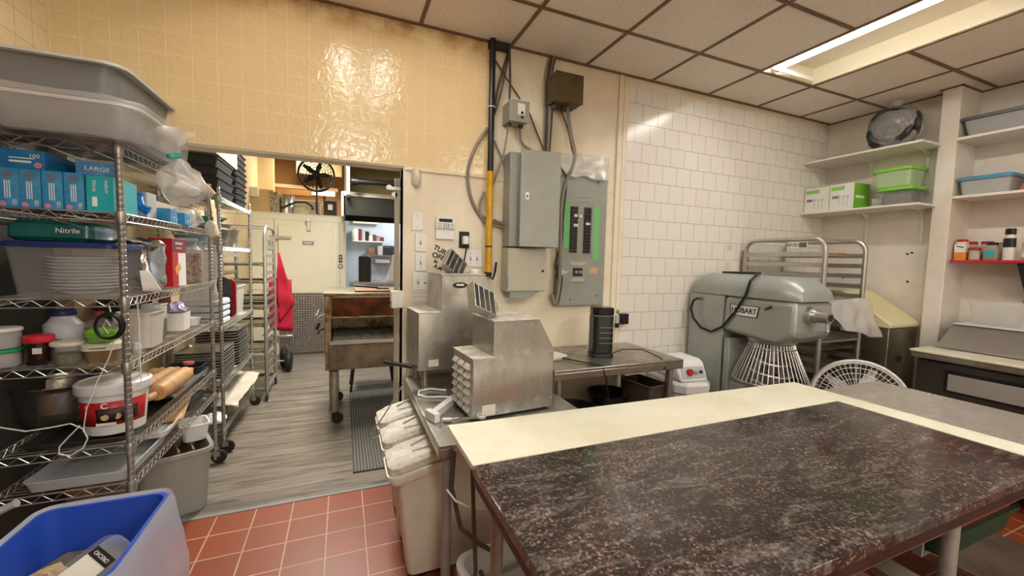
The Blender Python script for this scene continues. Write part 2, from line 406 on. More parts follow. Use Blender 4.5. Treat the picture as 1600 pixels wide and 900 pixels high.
# ---------------------------------------------------------------- structure
struct('floor', G().box(-1.5, 5.0, -3.6, 2.826, -.06, 0), M_quarry)
struct('floor_back', G().box(-1.6, 3.2, 2.826, 8.9, -.06, 0), M_vinyl)
g = G(); g.box(X0-.12, .355, D, 2.826, 2.14, ZC+.05); g.box(.355, 4.95, D, 2.826, 0, ZC+.05)
struct('wall_back', g, M_paint)
struct('wall_back_yellow_tile', G().box(X0, .925, D-.009, D+.001, 2.148, ZC), M_ytile)
struct('wall_back_white_tile', G().box(2.08, 4.6, D-.009, D+.001, .0, ZC-.06), M_wtile)
g = G(); g.box(1.985, 2.03, D-.016, D, 0, ZC); g.box(2.035, 2.078, D-.012, D, 0, ZC-.02)
struct('trim_1', g, M_paint, .003)
g = G(); g.box(.36, .93, D-.012, D, 2.128, 2.148); g.box(.93, 1.985, D-.006, D, 2.12, 2.128)
struct('trim_2', g, M_paint, .002)
g = G(); g.box(1.235, 1.24, D-.004, D, 2.128, ZC); g.box(.355, .37, D-.006, D+.13, 0, 2.14)
struct('trim_3', g, M_paint)
struct('wall_left', G().box(X0-.2, X0, -3.6, D, 2.075, ZC+.05), M_ytile2)
struct('wall_left_lower', G().box(X0-.2, X0-.08, -3.6, 8.8, 0, 2.075), mat('painted_shade_wall', '#3b3833', .6))  # shade under and behind the shelves put into the wall colour
struct('wall_right', G().box(4.6, 5.0, 1.81, D, 0, ZC+.05), M_paintw)
struct('wall_right_pillar', G().box(4.5, 5.0, 1.695, 1.81, 0, ZC+.05), M_paintw, .006)
struct('wall_right_recess', G().box(4.81, 5.0, -3.6, 1.695, 0, ZC+.05), M_paintw)
struct('wall_front', G().box(-1.4, 5.0, -3.72, -3.6, 0, ZC+.05), M_room)
# ceiling: lay-in tiles of 0.61 m with the two light openings left free
gx = [-1.38, -.766, -.156, .454, 1.065, 1.675, 2.287, 2.897, 3.507, 4.117, 5.0]
gy = [-3.6, -2.67, -2.06, -1.45, -.84, -.23, .38, .99, 1.60, 2.21, 2.705]
def lit(i, j):
    cx, cy = (gx[i]+gx[i+1])/2, (gy[j]+gy[j+1])/2
    return (2.897 < cx < 3.507 and -.23 < cy < 2.21) or (-.156 < cx < .454 and .99 < cy < 2.21)
g = G()
for i in range(len(gx)-1):
    for j in range(len(gy)-1):
        if lit(i, j): continue
        dz = 0
        g.box(gx[i]+.002, gx[i+1]-.002, gy[j]+.002, gy[j+1]-.002, ZC, ZC+.016)
struct('ceiling', g, M_ceil)
struct('ceiling_deck', G().box(-1.5, 5.1, -3.8, 2.83, ZC+.2, ZC+.26), M_blackm)
g = G()
for x in gx[1:-1]: 
    if x in (9,): continue
    g.box(x-.0115, x+.0115, -3.6, D-.01, ZC-.006, ZC+.004)
for y in gy[1:-1]:
    for a, b in ((X0, 2.897), (3.507, 4.8)) if -.2 < y < .9 else ((X0, -.156), (.454, 2.897), (3.507, 4.8)) if y == 1.60 else ((X0, 4.8),):
        g.box(a, b, y-.0115, y+.0115, ZC-.0065, ZC+.004)
g.box(X0, 4.6, D-.03, D-.009, ZC-.008, ZC+.004); g.box(4.58, 4.6, 1.81, D, ZC-.008, ZC+.004); g.box(4.79, 4.81, -3, 1.695, ZC-.008, ZC+.004)
g.box(4.48, 4.5, 1.68, 1.82, ZC-.008, ZC+.004); g.box(4.48, 4.81, 1.68, 1.697, ZC-.008, ZC+.004); g.box(X0, X0+.02, -3.6, D, ZC-.008, ZC+.004)
struct('ceiling_grid', g, M_grid)
# back room
ZB = 2.9
struct('wall_far', G().box(-1.5, 3.2, 8.8, 8.92, 0, ZB+.6), M_kwall)
struct('wall_far_left', G().box(-1.42, -1.3, 2.826, 8.8, 0, ZB+.6), M_beige)
struct('wall_far_right', G().box(2.6, 2.72, 2.826, 8.8, 0, ZB+.6), M_kwall)
struct('ceiling_back', G().box(-1.5, 3.2, 2.826, 8.9, ZB+.45, ZB+.5), M_room)
# ---------------------------------------------------------------- ceiling lights
def troffer(y0, y1, label, x0=2.899, tubes=(-.178,)):
    x1 = x0+.606
    t = thing('ceiling_light', label, 'ceiling light', ((x0+x1)/2, (y0+y1)/2, ZC), 0, 'recessed ceiling fixtures on the right')
    cx, cy = (x0+x1)/2, (y0+y1)/2; hx, hy = (x1-x0)/2, (y1-y0)/2
    g = G(); k = .13
    g.box(-hx, hx, -hy, hy, k, k+.004); g.box(-hx, -hx+.004, -hy, hy, 0, k); g.box(hx-.004, hx, -hy, hy, 0, k)
    g.box(-hx, hx, hy-.004, hy, 0, k)
    g.box(-hx, hx, -hy, -hy+.004, .07, k)
    obj('housing', g, mat('cream_enamel', '#f0e6cd', .35), t)
    for tx in tubes:
        g = G(); g.box(tx-.062, tx+.10, -hy+.02, hy-.02, .06, .128)
        obj('ballast_cover', g, mat('white_enamel', '#f2efe6', .3), t, .004)
        g = G(); g.cyl((tx, -hy+.05, .028), (tx, hy-.05, .028), .0185, n=16); tb = obj('tube', g, M_tube, t)
    g = G()
    for s in (-1, 1): g.box(tubes[0]-.022, tubes[0]+.022, s*(hy-.045)-.012, s*(hy-.045)+.012, .005, .06)
    objs('socket', g, M_white, t)
    g = G(); g.box(-hx+.05, hx-.08, hy-.06, hy-.052, .0, .03)
    for k in range(24): g.box(-hx+.06+k*.018, -hx+.068+k*.018, hy-.052, hy-.046, .004, .026)
    if y1 > 2: obj('end_strip', g, M_white, t)
    return t
troffer(.99, 2.21, 'long recessed strip light nearest the white tiled wall, its tube lit')
troffer(-.23, .99, 'recessed strip light continuing toward the camera along the top right edge')
troffer(.99, 2.21, 'twin-tube recessed ceiling light that glares on the yellow wall tiles', -.154, (-.15, .15))
# ---------------------------------------------------------------- big worktable
zt = .90
t = thing('worktable', 'large island worktable with a dark granite slab and white board edging', 'table', (1.35, .9, 0))
L = lambda x, y, z=0: (x-1.35, y-.9, z)
g = G(); g.box(.386-1.35, 2.31-1.35, .53-.9, 1.221-.9, zt-.03, zt)
obj('granite_slab', g, M_granite, t, .002)
g = G(); g.box(.39-1.35, 2.31-1.35, .533-.9, 1.22-.9, zt-.062, zt-.031)
obj('substrate_edge', g, mat('red_brown_edge', '#3c211a', .5, 0, col2='#21130f', vs=8), t)
g = G(); g.prism([(.386-1.35, 1.222-.9), (2.312-1.35, 1.222-.9), (2.312-1.35, .3-.9), (2.455-1.35, .3-.9), (2.43-1.35, 1.515-.9), (.386-1.35, 1.562-.9)], 'z', zt-.018, zt+.003)
obj('white_board', g, M_board, t, .002)
g = G()
for y in (.60, 1.17): g.box(.46-1.35, 2.25-1.35, y-.9-.02, y-.9+.02, zt-.13, zt-.064)
for x in (.46, 2.24): g.box(x-1.35-.02, x-1.35+.02, .60-.9, 1.17-.9, zt-.13, zt-.064)
objs('apron_rail', g, M_steeld, t)
for (x, y) in ((.455, 1.165), (.455, .62), (1.79, .60), (1.79, 1.165)):
    g = G(); g.cyl(L(x, y, .0), L(x, y, zt-.066), .021); g.cyl(L(x, y, 0), L(x, y, .05), .026, .023); obj('leg', g, M_leg, t)
g = G()
for k in range(9): g.box(.5-1.35+k*.2, .62-1.35+k*.2, .58-.9, 1.19-.9, .28, .298)
for y in (.62, 1.165): g.box(.455-1.35, 2.03-1.35, y-.9-.018, y-.9+.018, .25, .28)
obj('slatted_shelf', g, mat('aged_slat', '#8c8271', .6, 0, .2, 6), t)
g = G()
for y in (.70, 1.02): g.box(1.88-1.35, 2.40-1.35, y-.9-.012, y-.9+.012, .572, .588)
for x in (1.865, 2.405):
    for y in (.70, 1.02): g.box(x-1.35-.008, x-1.35+.008, y-.9-.012, y-.9+.012, .572, .865)
objs('crate_hanger', g, M_leg, t)
# stainless table on the right
t = thing('steel_table', 'stainless steel table standing to the right of the granite slab, white fan behind', 'table', (2.76, .8, 0))
g = G(); g.box(-.30, .285, -.9, .605, .865, .885)
g.box(.275, .285, -.9, .605, .83, .865); g.box(-.3, .285, .595, .605, .83, .865)
obj('tabletop', g, steelmat('brushed_worn_steel', '#bdb9b0', .24, '#a59d91', None, 3, .5), t, .006)
for (x, y) in ((-.26, .56), (.25, .56), (.25, -.8), (-.26, -.8)):
    g = G(); g.cyl((x, y, 0), (x, y, .86), .02); obj('leg', g, M_leg, t)
g = G(); g.box(-.26, .25, -.8, .56, .25, .27); obj('undershelf', g, M_steeld, t)
# crates under the table on the right
def crate(name, label, m, loc, rz, w, d, h, handle=True):
    t = thing(name, label, 'crate', loc, rz)
    g = G(); g.tub(w*.92, d*.94, w, d, h, .005, .03, 0, .012, .014); obj('body', g, m, t)
    return t
crate('storage_crate', 'dark green plastic crate under the right end of the granite table', mat('dark_green_plastic', '#0f3a26', .5), (2.13, .86, .590), 0, .52, .46, .085)
crate('storage_crate', 'red plastic crate nested in the dark green one beneath the table', mat('deep_red_plastic', '#a3151c', .45), (2.13, .855, .600), 0, .48, .45, .13)
# ---------------------------------------------------------------- counter with the two machines
t = thing('steel_counter', 'flour-dusted stainless counter carrying the two dough machines', 'table', (.755, 2.1, 0))
g = G(); g.box(.362-.755, 1.14-.755, 1.60-2.1, 2.66-2.1, .785, .80); 
for (a, b, c, d) in ((.362, 1.14, 1.60, 1.607), (.362, 1.14, 2.653, 2.66), (.362, .369, 1.607, 2.653), (1.133, 1.14, 1.607, 2.653)): g.box(a-.755, b-.755, c-2.1, d-2.1, .745, .785)
obj('tabletop', g, M_steelfl, t, .002)
for (x, y) in ((.405, 1.64), (1.10, 1.64), (.405, 2.62), (1.10, 2.62)):
    g = G(); g.cyl((x-.755, y-2.1, 0), (x-.755, y-2.1, .785), .021); obj('leg', g, M_leg, t)
def louver_panel(g, x, y0, y1, z0, z1, nc, nr):
    "raised louvres on a panel whose outside faces -x"
    cw = (y1-y0)/nc; rh = (z1-z0)/nr
    for i in range(nc):
        for j in range(nr):
            ya, yb = y0+cw*(i+.12), y0+cw*(i+.88); za, zb = z0+rh*(j+.2), z0+rh*(j+.8)
            g.prism([(x, za), (x-.018, za+.003), (x-.016, za+(zb-za)*.3), (x, zb)], 'y', ya, yb)
def chute(parent, loc, rz, w=.13, ang=.6):
    "small sheet-metal hopper tilted out of the lid"
    M = Matrix.Translation(loc) @ Euler((0, ang, rz)).to_matrix().to_4x4() @ Euler((.95, 0, 0)).to_matrix().to_4x4()
    g = G()
    g.box(-.075, .075, -w/2, w/2, 0, .003, M); g.box(-.075, .075, -w/2, -w/2+.003, 0, .045, M); g.box(-.075, .075, w/2-.003, w/2, 0, .045, M)
    for k in range(4): g.box(-.05+k*.036, -.044+k*.036, -w/2, w/2, .002, .05, M)
    g.box(-.078, -.072, -w/2-.004, w/2+.004, 0, .048, M)
    return obj('hopper', g, M_steelfl, parent)
t = thing('dough_machine', 'nearer floury steel dough machine with louvred side, behind the white board', 'bakery machine', (.562, 1.80, .80), math.radians(5))
# local: x right, y away ; width .45, depth .27
g = G(); g.prism([(0, .012), (0, .30), (.105, .30), (.105, .475), (.36, .475), (.452, .315), (.452, .012)], 'y', 0, .275)
obj('housing', g, M_steelfl, t, .003)
g = G(); louver_panel(g, -.001, .02, .255, .03, .275, 3, 6); obj('louvre_panel', g, mat('louvre_metal', '#d5d2ca', .4, .4), t)
g = G(); g.box(.098, .366, -.006, .281, .475, .481); g.box(-.004, .106, -.006, .281, .30, .305); objs('lid', g, M_flour, t, .001)
_p = Vector(at(752, 474, 'y', 1.90))-Vector((.562, 1.80, .80)); chute(t, _p, .25, .14, .42)
g = G()
for (x, z) in ((.02, .285), (.435, .30), (.44, .06), (.125, .36), (.34, .455), (.02, .03)): g.cyl((x, 0, z), (x, -.005, z), .006, .004, 10)
objs('screw', g, M_alu, t)
g = G()
for (x, y) in ((.03, .03), (.42, .03), (.03, .25), (.42, .25)): g.cyl((x, y, 0), (x, y, .014), .012)
objs('foot', g, M_black, t)
g = G(); g.box(.05, .12, -.0025, 0, .02, .07); obj('rating_label', g, M_paper, t)
t = thing('dough_machine', 'farther steel dough machine with an oval badge, under the light switches', 'bakery machine', (.395, 2.32, .80), math.radians(4))
g = G(); g.prism([(0, .12), (0, .455), (.135, .455), (.135, .675), (.405, .675), (.50, .48), (.50, .12)], 'y', 0, .30)
obj('housing', g, M_steelfl, t, .003)
g = G(); g.box(.128, .41, -.006, .306, .675, .682); g.box(-.004, .136, -.006, .306, .455, .460); objs('lid', g, M_flour, t, .001)
_p = Vector(at(709, 418, 'y', 2.42))-Vector((.395, 2.32, .80)); chute(t, _p, .1, .15, .72)
g = G(); g.lathe([(.036, 0), (.036, .002)], (0, 0, 0), 28, 'y'); g.xf(Matrix.Translation((.245, -.003, .615)) @ Matrix.Diagonal((1.25, 1, .5, 1)))
obj('oval_badge', g, M_black, t)
g = G(); g.box(.222, .268, -.006, -.005, .612, .623); obj('badge_strip', g, M_inkw, t)
g = G()
for (x, y) in ((.05, .04), (.45, .04), (.05, .26), (.45, .26)): g.cyl((x, y, 0), (x, y, .12), .016)
objs('foot', g, M_steeld, t)
g = G(); g.box(.06, .12, -.003, 0, .14, .18); obj('rating_label', g, M_paper, t)
g = G(); g.lathe([(.028, 0), (.03, .012), (.03, .018), (.018, .028)], (.37, .1, .682)); obj('lid_knob', g, M_white, t)
# odds on the counter
g = G(); g.obox((0, 0, .02), (.24, .035, .04), (0, 0, .9)); g.obox((-.085, -.11, .022), (.03, .09, .044), (0, 0, .35))
solo('metal_bracket', g, M_white, 'white angled metal bar lying on the counter in front of the machine', 'bracket', (.475, 1.99, .801), bev=.003)
g = G(); g.tube([(0, 0, .012), (.03, -.02, .02), (.065, -.01, .012), (.10, -.035, .02), (.13, -.02, .012)], .006, 8); g.cyl((.0, 0, .012), (-.04, .01, .012), .012); g.cyl((.13, -.02, .012), (.16, -.03, .012), .01)
solo('pipe_fitting', g, M_chromed, 'small chrome fitting beside the near machine, amid the flour', 'fitting', (.47, 1.83, .801))
pts = [(.42+.16*math.cos(a*.5)*1, 2.22+.07*math.sin(a*.5), .808) for a in range(0, 12)]
g = G(); g.tube([(.55, 2.27, .808), (.47, 2.33, .808), (.40, 2.31, .808), (.385, 2.24, .808), (.42, 2.19, .808), (.50, 2.17, .808), (.60, 2.12, .808), (.68, 2.11, .808)], .006, 8)
solo('white_flex', g, M_white, 'white cord curling on the counter under the farther machine', 'cord')
g = G(); g.box(0, .19, 0, .26, 0, .018); o = solo('paper_notice', G().box(0, .012, 0, .012, 0, .001), M_paper, 'x', 'notice') ; bpy.data.objects.remove(o)
# pan handle with wire
p0 = at(604, 563, 'y', 2.5); p1 = at(637, 574, 'y', 2.42)
g = G(); g.cyl((-.13, .05, .03), (.03, 0, .0), .0115, .013); g.cyl((-.125, .085, .02), (.03, .03, -.005), .010, .012)
solo('tongs_handle', g, M_black, 'pair of black handles sticking out over the counter edge by the door', 'utensil', p1)
q = [at(637, 577, 'y', 2.40), at(630, 600, 'y', 2.38), at(612, 630, 'y', 2.32), at(596, 655, 'y', 2.27), at(583, 672, 'y', 2.25), at(578, 682, 'y', 2.25), at(584, 686, 'y', 2.25), at(592, 682, 'y', 2.25)]
g = G(); g.tube(q, .004, 6); solo('hanging_wire', g, M_cable, 'thin grey wire hanging from the counter corner over the bins', 'wire')
# ---------------------------------------------------------------- ingredient bins
def ing_bin(loc, label):
    t = thing('ingredient_bin', label, 'bin', loc, 0, 'slant-lid ingredient bins under the counter')
    Lx, W = .60, .246
    def ring(x0, x1, w, z, r=.035, zs=None):
        q = G().rr(x1-x0, w, r, 0, (x0+x1)/2, 0, 5)
        return [(a, b, (z if zs is None else zs(a))) for a, b, c in q]
    zs = lambda x: .53+min(max(x, 0), .30)*.42
    g = G(); g.loft([ring(.05, Lx-.05, W*.72, .03), ring(.0, Lx, W*.94, .5, .035, lambda x: zs(x)-.02), ring(.0, Lx, W*.94, .5, .035, zs)])
    obj('body', g, mat('bin_plastic', '#ddd6c4', .42, 0, .12, 7), t)
    g = G(); g.loft([ring(-.035, Lx+.01, W, 0, .04, lambda x: zs(x)-.02), ring(-.05, Lx+.02, W+.012, 0, .045, lambda x: zs(x)), ring(-.05, Lx+.02, W+.012, 0, .045, lambda x: zs(x)+.022)])
    obj('rim', g, mat('bin_plastic_rim', '#e9e4d2', .4, 0, .06, 7), t)
    zl = lambda x: .562+min(max(x, -.01), .30)*.42
    g = G(); g.loft([ring(-.045, Lx, W-.01, 0, .05, zl), ring(-.045, Lx, W-.01, 0, .05, lambda x: zl(x)+.030), ring(-.02, Lx-.02, W-.05, 0, .04, lambda x: zl(x)+.044)])
    obj('lid', g, floury, t)
    g = G(); g.loft([[(x, y, zl(x)+.044+k) for x, y in ((.07, -.006), (.19, -.006), (.19, .006), (.07, .006))] for k in (0, .014)])
    obj('lid_grip', g, floury, t, .003)
    for s in (-1, 1):
        for x in (.12, Lx-.12):
            g = G(); g.lathe([(.028, -.01), (.03, -.006), (.03, .006), (.028, .01)], (x, s*.07, .03), 16, 'y'); obj('caster', g, M_blackm, t)
    return t
def flourymat():
    m, nt, b = base('floury_bin_lid'); p = pos(nt)
    f = ramp(nt, noise(nt, p, 14, 8, .75, .5), [(.42, g4(0)), (.6, g4(1))]); f2 = ramp(nt, noise(nt, p, 90, 4), [(.4, g4(0)), (.6, g4(1))])
    c = mix(nt, f, srgb('#b3aa97'), srgb('#efebe0')); c = mix(nt, f2, c, srgb('#ddd7c8'), 'MIX')
    nt.links.new(c, b.inputs['Base Color']); b.inputs['Roughness'].default_value = .55; bump(nt, b, f, .3, .003); return m
floury = flourymat()
ing_bin((.235, 1.99, 0), 'nearest of the three slant-lid ingredient bins, its lid thick with flour')
ing_bin((.235, 2.275, 0), 'middle slant-lid ingredient bin, between the nearest and the farthest')
ing_bin((.235, 2.56, 0), 'farthest slant-lid ingredient bin, beside the doorway with the wire over it')
# cables and tote under the board
g = G(); g.tube([(.42, 1.58, .78), (.40, 1.54, .65), (.43, 1.50, .50), (.50, 1.46, .44), (.55, 1.42, .42)], .009, 8); g.tube([(.44, 1.40, .84), (.445, 1.38, .6), (.45, 1.36, .42), (.43, 1.34, .36), (.46, 1.33, .32), (.49, 1.34, .36), (.465, 1.35, .42)], .008, 8)
solo('hanging_cable', g, M_cabled, 'black cable looped and hanging below the corner of the white board', 'cable')
g = G(); g.tube([at(698, 765, 'y', 1.5), at(712, 783, 'y', 1.48), at(732, 792, 'y', 1.44), at(756, 796, 'y', 1.40)], .004, 6)
solo('cable_tie', g, M_white, 'white cord stretched between the table legs under the board corner', 'cord')
t = thing('storage_tote', 'long open whitish tote on the floor under the island table', 'tote', (.74, 1.17, 0), .12)
g = G(); g.tub(.46, .62, .56, .72, .36, .006, .05, 0, .022, .02); obj('body', g, M_frost, t)
g = G(); g.slab(.40, .60, .10, .05, .20); obj('contents', g, M_frost, t, .01)
# ---------------------------------------------------------------- wall steel table
t = thing('steel_table', 'stainless table against the tiled wall under the breaker panels', 'table', (1.65, 2.39, 0))
g = G(); g.box(1.16-1.65, 2.165-1.65, 2.085-2.39, 2.69-2.39, .902, .92)
for (a, b, c, d) in ((1.16, 2.165, 2.085, 2.095), (2.155, 2.165, 2.095, 2.69)): g.box(a-1.65, b-1.65, c-2.39, d-2.39, .855, .902)
obj('tabletop', g, M_steeld, t, .004)
for (x, y) in ((2.10, 2.14), (2.10, 2.64), (1.22, 2.14), (1.22, 2.64)):
    g = G(); g.cyl((x-1.65, y-2.39, 0), (x-1.65, y-2.39, .90), .021); obj('leg', g, M_alu, t)
g = G(); g.box(1.2-1.65, 2.13-1.65, 2.11-2.39, 2.67-2.39, .40, .415); g.box(1.2-1.65, 2.13-1.65, 2.105-2.39, 2.115-2.39, .37, .415); obj('undershelf', g, M_steeld, t)
def heater():
    t = thing('tower_heater', 'black tower fan heater standing on the wall table', 'heater', (1.655, 2.34, .92), math.radians(-18))
    g = G(); g.slab(.155, .14, .03, .03, 0); obj('base', g, M_black, t, .003)
    g = G(); g.slab(.145, .13, .25, .03, .036); obj('body', g, M_black, t)
    g = G(); g.slab(.15, .135, .055, .035, .29, ch=.006); obj('top_cap', g, mat('gloss_black', '#0d0d0e', .15), t)
    g = G()
    for k in range(26): g.box(-.0755, -.071, -.055, .045, .06+k*.0085, .0635+k*.0085)
    obj('grille', g, mat('grille_grey', '#6a6a68', .4, .4), t)
    g = G()
    for k in range(4): g.box(-.03, .06, -.0685, -.064, .10+k*.036, .103+k*.036)
    obj('vent_line', g, M_grey, t)
    g = G(); g.slab(.14, .125, .008, .03, .284); obj('neck', g, M_grey, t)
heater()
g = G(); g.tube([(1.73, 2.33, .93), (1.82, 2.30, .965), (1.92, 2.22, .975), (2.0, 2.12, .93), (2.0, 2.07, .86), (1.98, 2.06, .70), (1.97, 2.08, .62)], .0045, 7)
solo('heater_wire', g, M_black, 'black cord of the heater dropping over the table edge', 'cord')
g = G(); g.tube([(1.33, 2.35, .93), (1.42, 2.2, .928), (1.50, 2.09, .925), (1.53, 2.075, .80), (1.56, 2.07, .6), (1.62, 2.07, .45)], .0045, 7)
solo('black_wire', g, M_black, 'thin black cord running off the tray and down beside the pots', 'cord')
g = G(); g.tub(.22, .16, .25, .19, .022, .003, .02, 0, .006, .004)
solo('white_tray', g, M_white, 'small white tray on the wall table beside the near machine', 'tray', (1.24, 2.38, .921), .3)
def basin(loc, r, h, label):
    g = G(); g.lathe([(r*.8, 0), (r*.93, h*.6), (r, h-.01), (r+.012, h-.006), (r+.012, h), (r-.004, h), (r*.9, h*.6), (r*.77, .006)], n=36)
    return solo('black_basin', g, M_black, label, 'basin', loc, group='black basins under the wall table')
basin((1.42, 2.30, .416), .19, .17, 'large round black basin on the shelf under the wall table, left')
basin((1.82, 2.45, .416), .15, .20, 'smaller round black basin under the wall table, next to the square pan')
t = thing('square_bin', 'square brown container under the right end of the wall table', 'container', (2.02, 2.30, .416), .15)
g = G(); g.tub(.17, .24, .20, .28, .30, .004, .02, 0, .006, .008); obj('body', g, mat('brown_bin', '#5b5146', .4), t)
# ---------------------------------------------------------------- white spiral mixer
t = thing('spiral_mixer', 'small white dough mixer with a red switch, left of the big grey mixer', 'mixer', (2.50, 2.43, 0), math.radians(-8))
def octo(w, d, c, z): return [(x, y, z) for x, y in ((-w/2+c, -d/2), (w/2-c, -d/2), (w/2, -d/2+c), (w/2, d/2), (-w/2, d/2), (-w/2, -d/2+c))]
g = G(); g.loft([octo(.27, .36, .05, .06), octo(.29, .38, .06, .58)]); obj('body', g, M_white, t, .006)
g = G(); g.loft([octo(.29, .38, .06, .583), octo(.325, .41, .065, .60), octo(.325, .41, .065, .655), octo(.29, .38, .06, .675)]); obj('rim', g, M_white, t, .004)
g = G(); g.prism([(-.17, .676), (-.10, .815), (-.06, .835), (.16, .835), (.18, .676)], 'x', -.125, .125); obj('head', g, M_white, t, .02)
n = Vector((0, -.14, .07)).normalized(); c = Vector((0, -.1385, .745))
M = Matrix.Translation(c) @ n.to_track_quat('Z', 'Y').to_matrix().to_4x4()
g = G(); g.box(-.10, .10, -.045, .045, -.002, .003, M); obj('control_plate', g, M_lgrey, t, .003)
g = G(); g.lathe([(.026, .003), (.027, .015), (.022, .03)], n=20).xf(M @ Matrix.Translation((-.035, 0, 0))); obj('red_switch', g, M_red, t)
g = G(); g.lathe([(.016, .003), (.016, .014), (.012, .018)], n=18).xf(M @ Matrix.Translation((.02, 0, 0))); obj('dial', g, M_alu, t)
g = G(); g.lathe([(.013, .003), (.013, .014), (.008, .017)], n=18).xf(M @ Matrix.Translation((.065, 0, 0))); obj('button', g, M_black, t)
for sx in (-1, 1):
    for sy in (-1, 1):
        g = G(); g.cyl((sx*.1, sy*.13, 0), (sx*.1, sy*.13, .062), .02); objs('foot', g, M_black, t)
# ---------------------------------------------------------------- planetary mixer
t = thing('planetary_mixer', 'large grey floor mixer with a wire bowl guard, by the white tiled wall', 'mixer', (3.0, 2.3, 0))
def sec(y, zlo, zhi, w, r=.09, n=7, flat=True):
    "cross-section in x/z: flat bottom, rounded shoulders"
    q = []
    for k in range(n):
        a = PI/2*k/(n-1); q.append((w/2-r+r*math.cos(a), y, zhi-r+r*math.sin(a)))
    for k in range(n):
        a = PI/2*k/(n-1); q.append((-w/2+r-r*math.sin(a), y, zhi-r+r*math.cos(a)))
    q += [(-w/2, y, zlo), (w/2, y, zlo)]
    return q
g = G(); g.loft([sec(.36, .04, 1.335, .41, .012), sec(.02, .04, 1.335, .41, .012)]); obj('column', g, M_mixer, t, .006)
g = G(); g.prism([(.03, 1.06), (.012, 1.335), (-.54, 1.335), (-.54, 1.10), (-.42, 1.02), (-.20, 1.04)], 'x', -.205, .205); obj('arm', g, M_mixer, t, .03)
g = G(); g.loft([sec(.352, 1.34, 1.40, .36, .05), sec(.33, 1.338, 1.47, .40, .10), sec(.25, 1.338, 1.505, .415, .12), sec(0, 1.338, 1.50, .415, .12), sec(-.40, 1.338, 1.50, .415, .13), sec(-.49, 1.338, 1.475, .40, .12), sec(-.545, 1.338, 1.42, .36, .07), sec(-.556, 1.34, 1.37, .33, .02)]); obj('motor_cover', g, M_mixer, t, smooth=True)
g = G(); g.lathe([(.15, 0), (.165, .012), (.165, .05), (.17, .06), (.18, .07)], (0, -.25, 1.0), 36); obj('planetary_ring', g, M_mixer, t)
g = G(); g.cyl((0, -.25, .86), (0, -.25, 1.01), .045); g.cyl((.02, -.25, .68), (.02, -.25, .87), .016); objs('shaft', g, M_alu, t)
g = G()
for k, (r, z) in enumerate(((.11, .86), (.14, .78), (.12, .70))): g.tube([(r*math.cos(a*PI/12), -.25+r*math.sin(a*PI/12), z+.02*math.sin(a*PI/12)) for a in range(24)], .012, 7, True)
g.tube([(-.12, -.25, .88), (-.14, -.25, .78), (-.12, -.25, .70), (0, -.25, .66), (.12, -.25, .70), (.14, -.25, .78), (.12, -.25, .88)], .011, 7)
obj('dough_hook', g, M_alu, t)
g = G(); NB = 44
for k in range(NB):
    a = 2*PI*k/NB; g.tube([(.145*math.cos(a), -.25+.145*math.sin(a), 1.0), (.155*math.cos(a), -.25+.155*math.sin(a), .965), (.255*math.cos(a), -.25+.255*math.sin(a), .715)], .0034, 5)
g.tube([(.256*math.cos(a*PI/24), -.25+.256*math.sin(a*PI/24), .713) for a in range(48)], .006, 6, True)
g.tube([(.157*math.cos(a*PI/24), -.25+.157*math.sin(a*PI/24), .965) for a in range(48)], .006, 6, True)
obj('wire_bowl_guard', g, M_alu, t)
g = G(); g.cyl((-.07, -.54, 1.245), (-.07, -.575, 1.245), .062, .062, 26); g.cyl((-.07, -.575, 1.245), (-.07, -.60, 1.245), .05, .045, 24); g.cyl((-.07, -.60, 1.245), (-.07, -.675, 1.245), .038, .038, 24); obj('attachment_hub', g, M_alu, t)
g = G(); g.cyl((-.07, -.676, 1.245), (-.07, -.68, 1.245), .022, .022, 20); obj('hub_socket', g, M_blackm, t)
g = G(); g.cyl((-.06, -.65, 1.205), (-.06, -.655, 1.16), .008); g.ball((-.06, -.655, 1.155), .014); obj('thumb_screw', g, M_alu, t)
g = G(); g.prism([(-.04, 1.275), (-.285, 1.275), (-.27, 1.19), (-.055, 1.19)], 'x', -.2085, -.2055); obj('badge_backing', g, M_black, t)
g = G(); g.prism([(-.049, 1.270), (-.276, 1.270), (-.263, 1.196), (-.062, 1.196)], 'x', -.2095, -.2086); obj('badge_face', g, M_inkw, t)
text('HOBART', .056, M_ink, t, (-.2102, -.163, 1.234), LEFTF, bold=.0012, sx=.92)
g = G(); g.tube([(-.2065, -.33, 1.262), (-.225, -.345, 1.27), (-.225, -.375, 1.285)], .006); g.ball((-.225, -.38, 1.287), .010); obj('speed_lever', g, M_black, t)
g = G(); g.box(-.20, .20, -.05, .0, .04, 1.0); obj('bowl_slide', g, M_mixer, t, .006)
g = G(); g.box(-.185, -.145, -.17, -.05, .30, .66); g.box(.145, .185, -.17, -.05, .30, .66); objs('bowl_yoke', g, M_mixer, t, .01)
g = G(); g.box(-.24, .24, -.55, .38, .0, .045); obj('foot_plate', g, M_mixer, t, .02)
g = G(); g.lathe([(.02, 0), (.02, .02)], (0, 0, 0), 16, 'x').xf(Matrix.Translation((-.225, .24, 1.295))); obj('cord_gland', g, M_alu, t)
g = G(); g.tube([(-.235, .24, 1.295), (-.26, .27, 1.27), (-.262, .29, 1.20), (-.25, .27, 1.12), (-.235, .20, 1.05), (-.23, .10, 1.03), (-.225, 0, 1.09), (-.22, -.10, 1.22), (-.22, -.18, 1.36), (-.21, -.20, 1.46), (-.14, -.20, 1.515), (0, -.12, 1.52), (.1, .1, 1.515), (.15, .34, 1.51)], .010, 8); obj('power_cable', g, M_blackm, t)
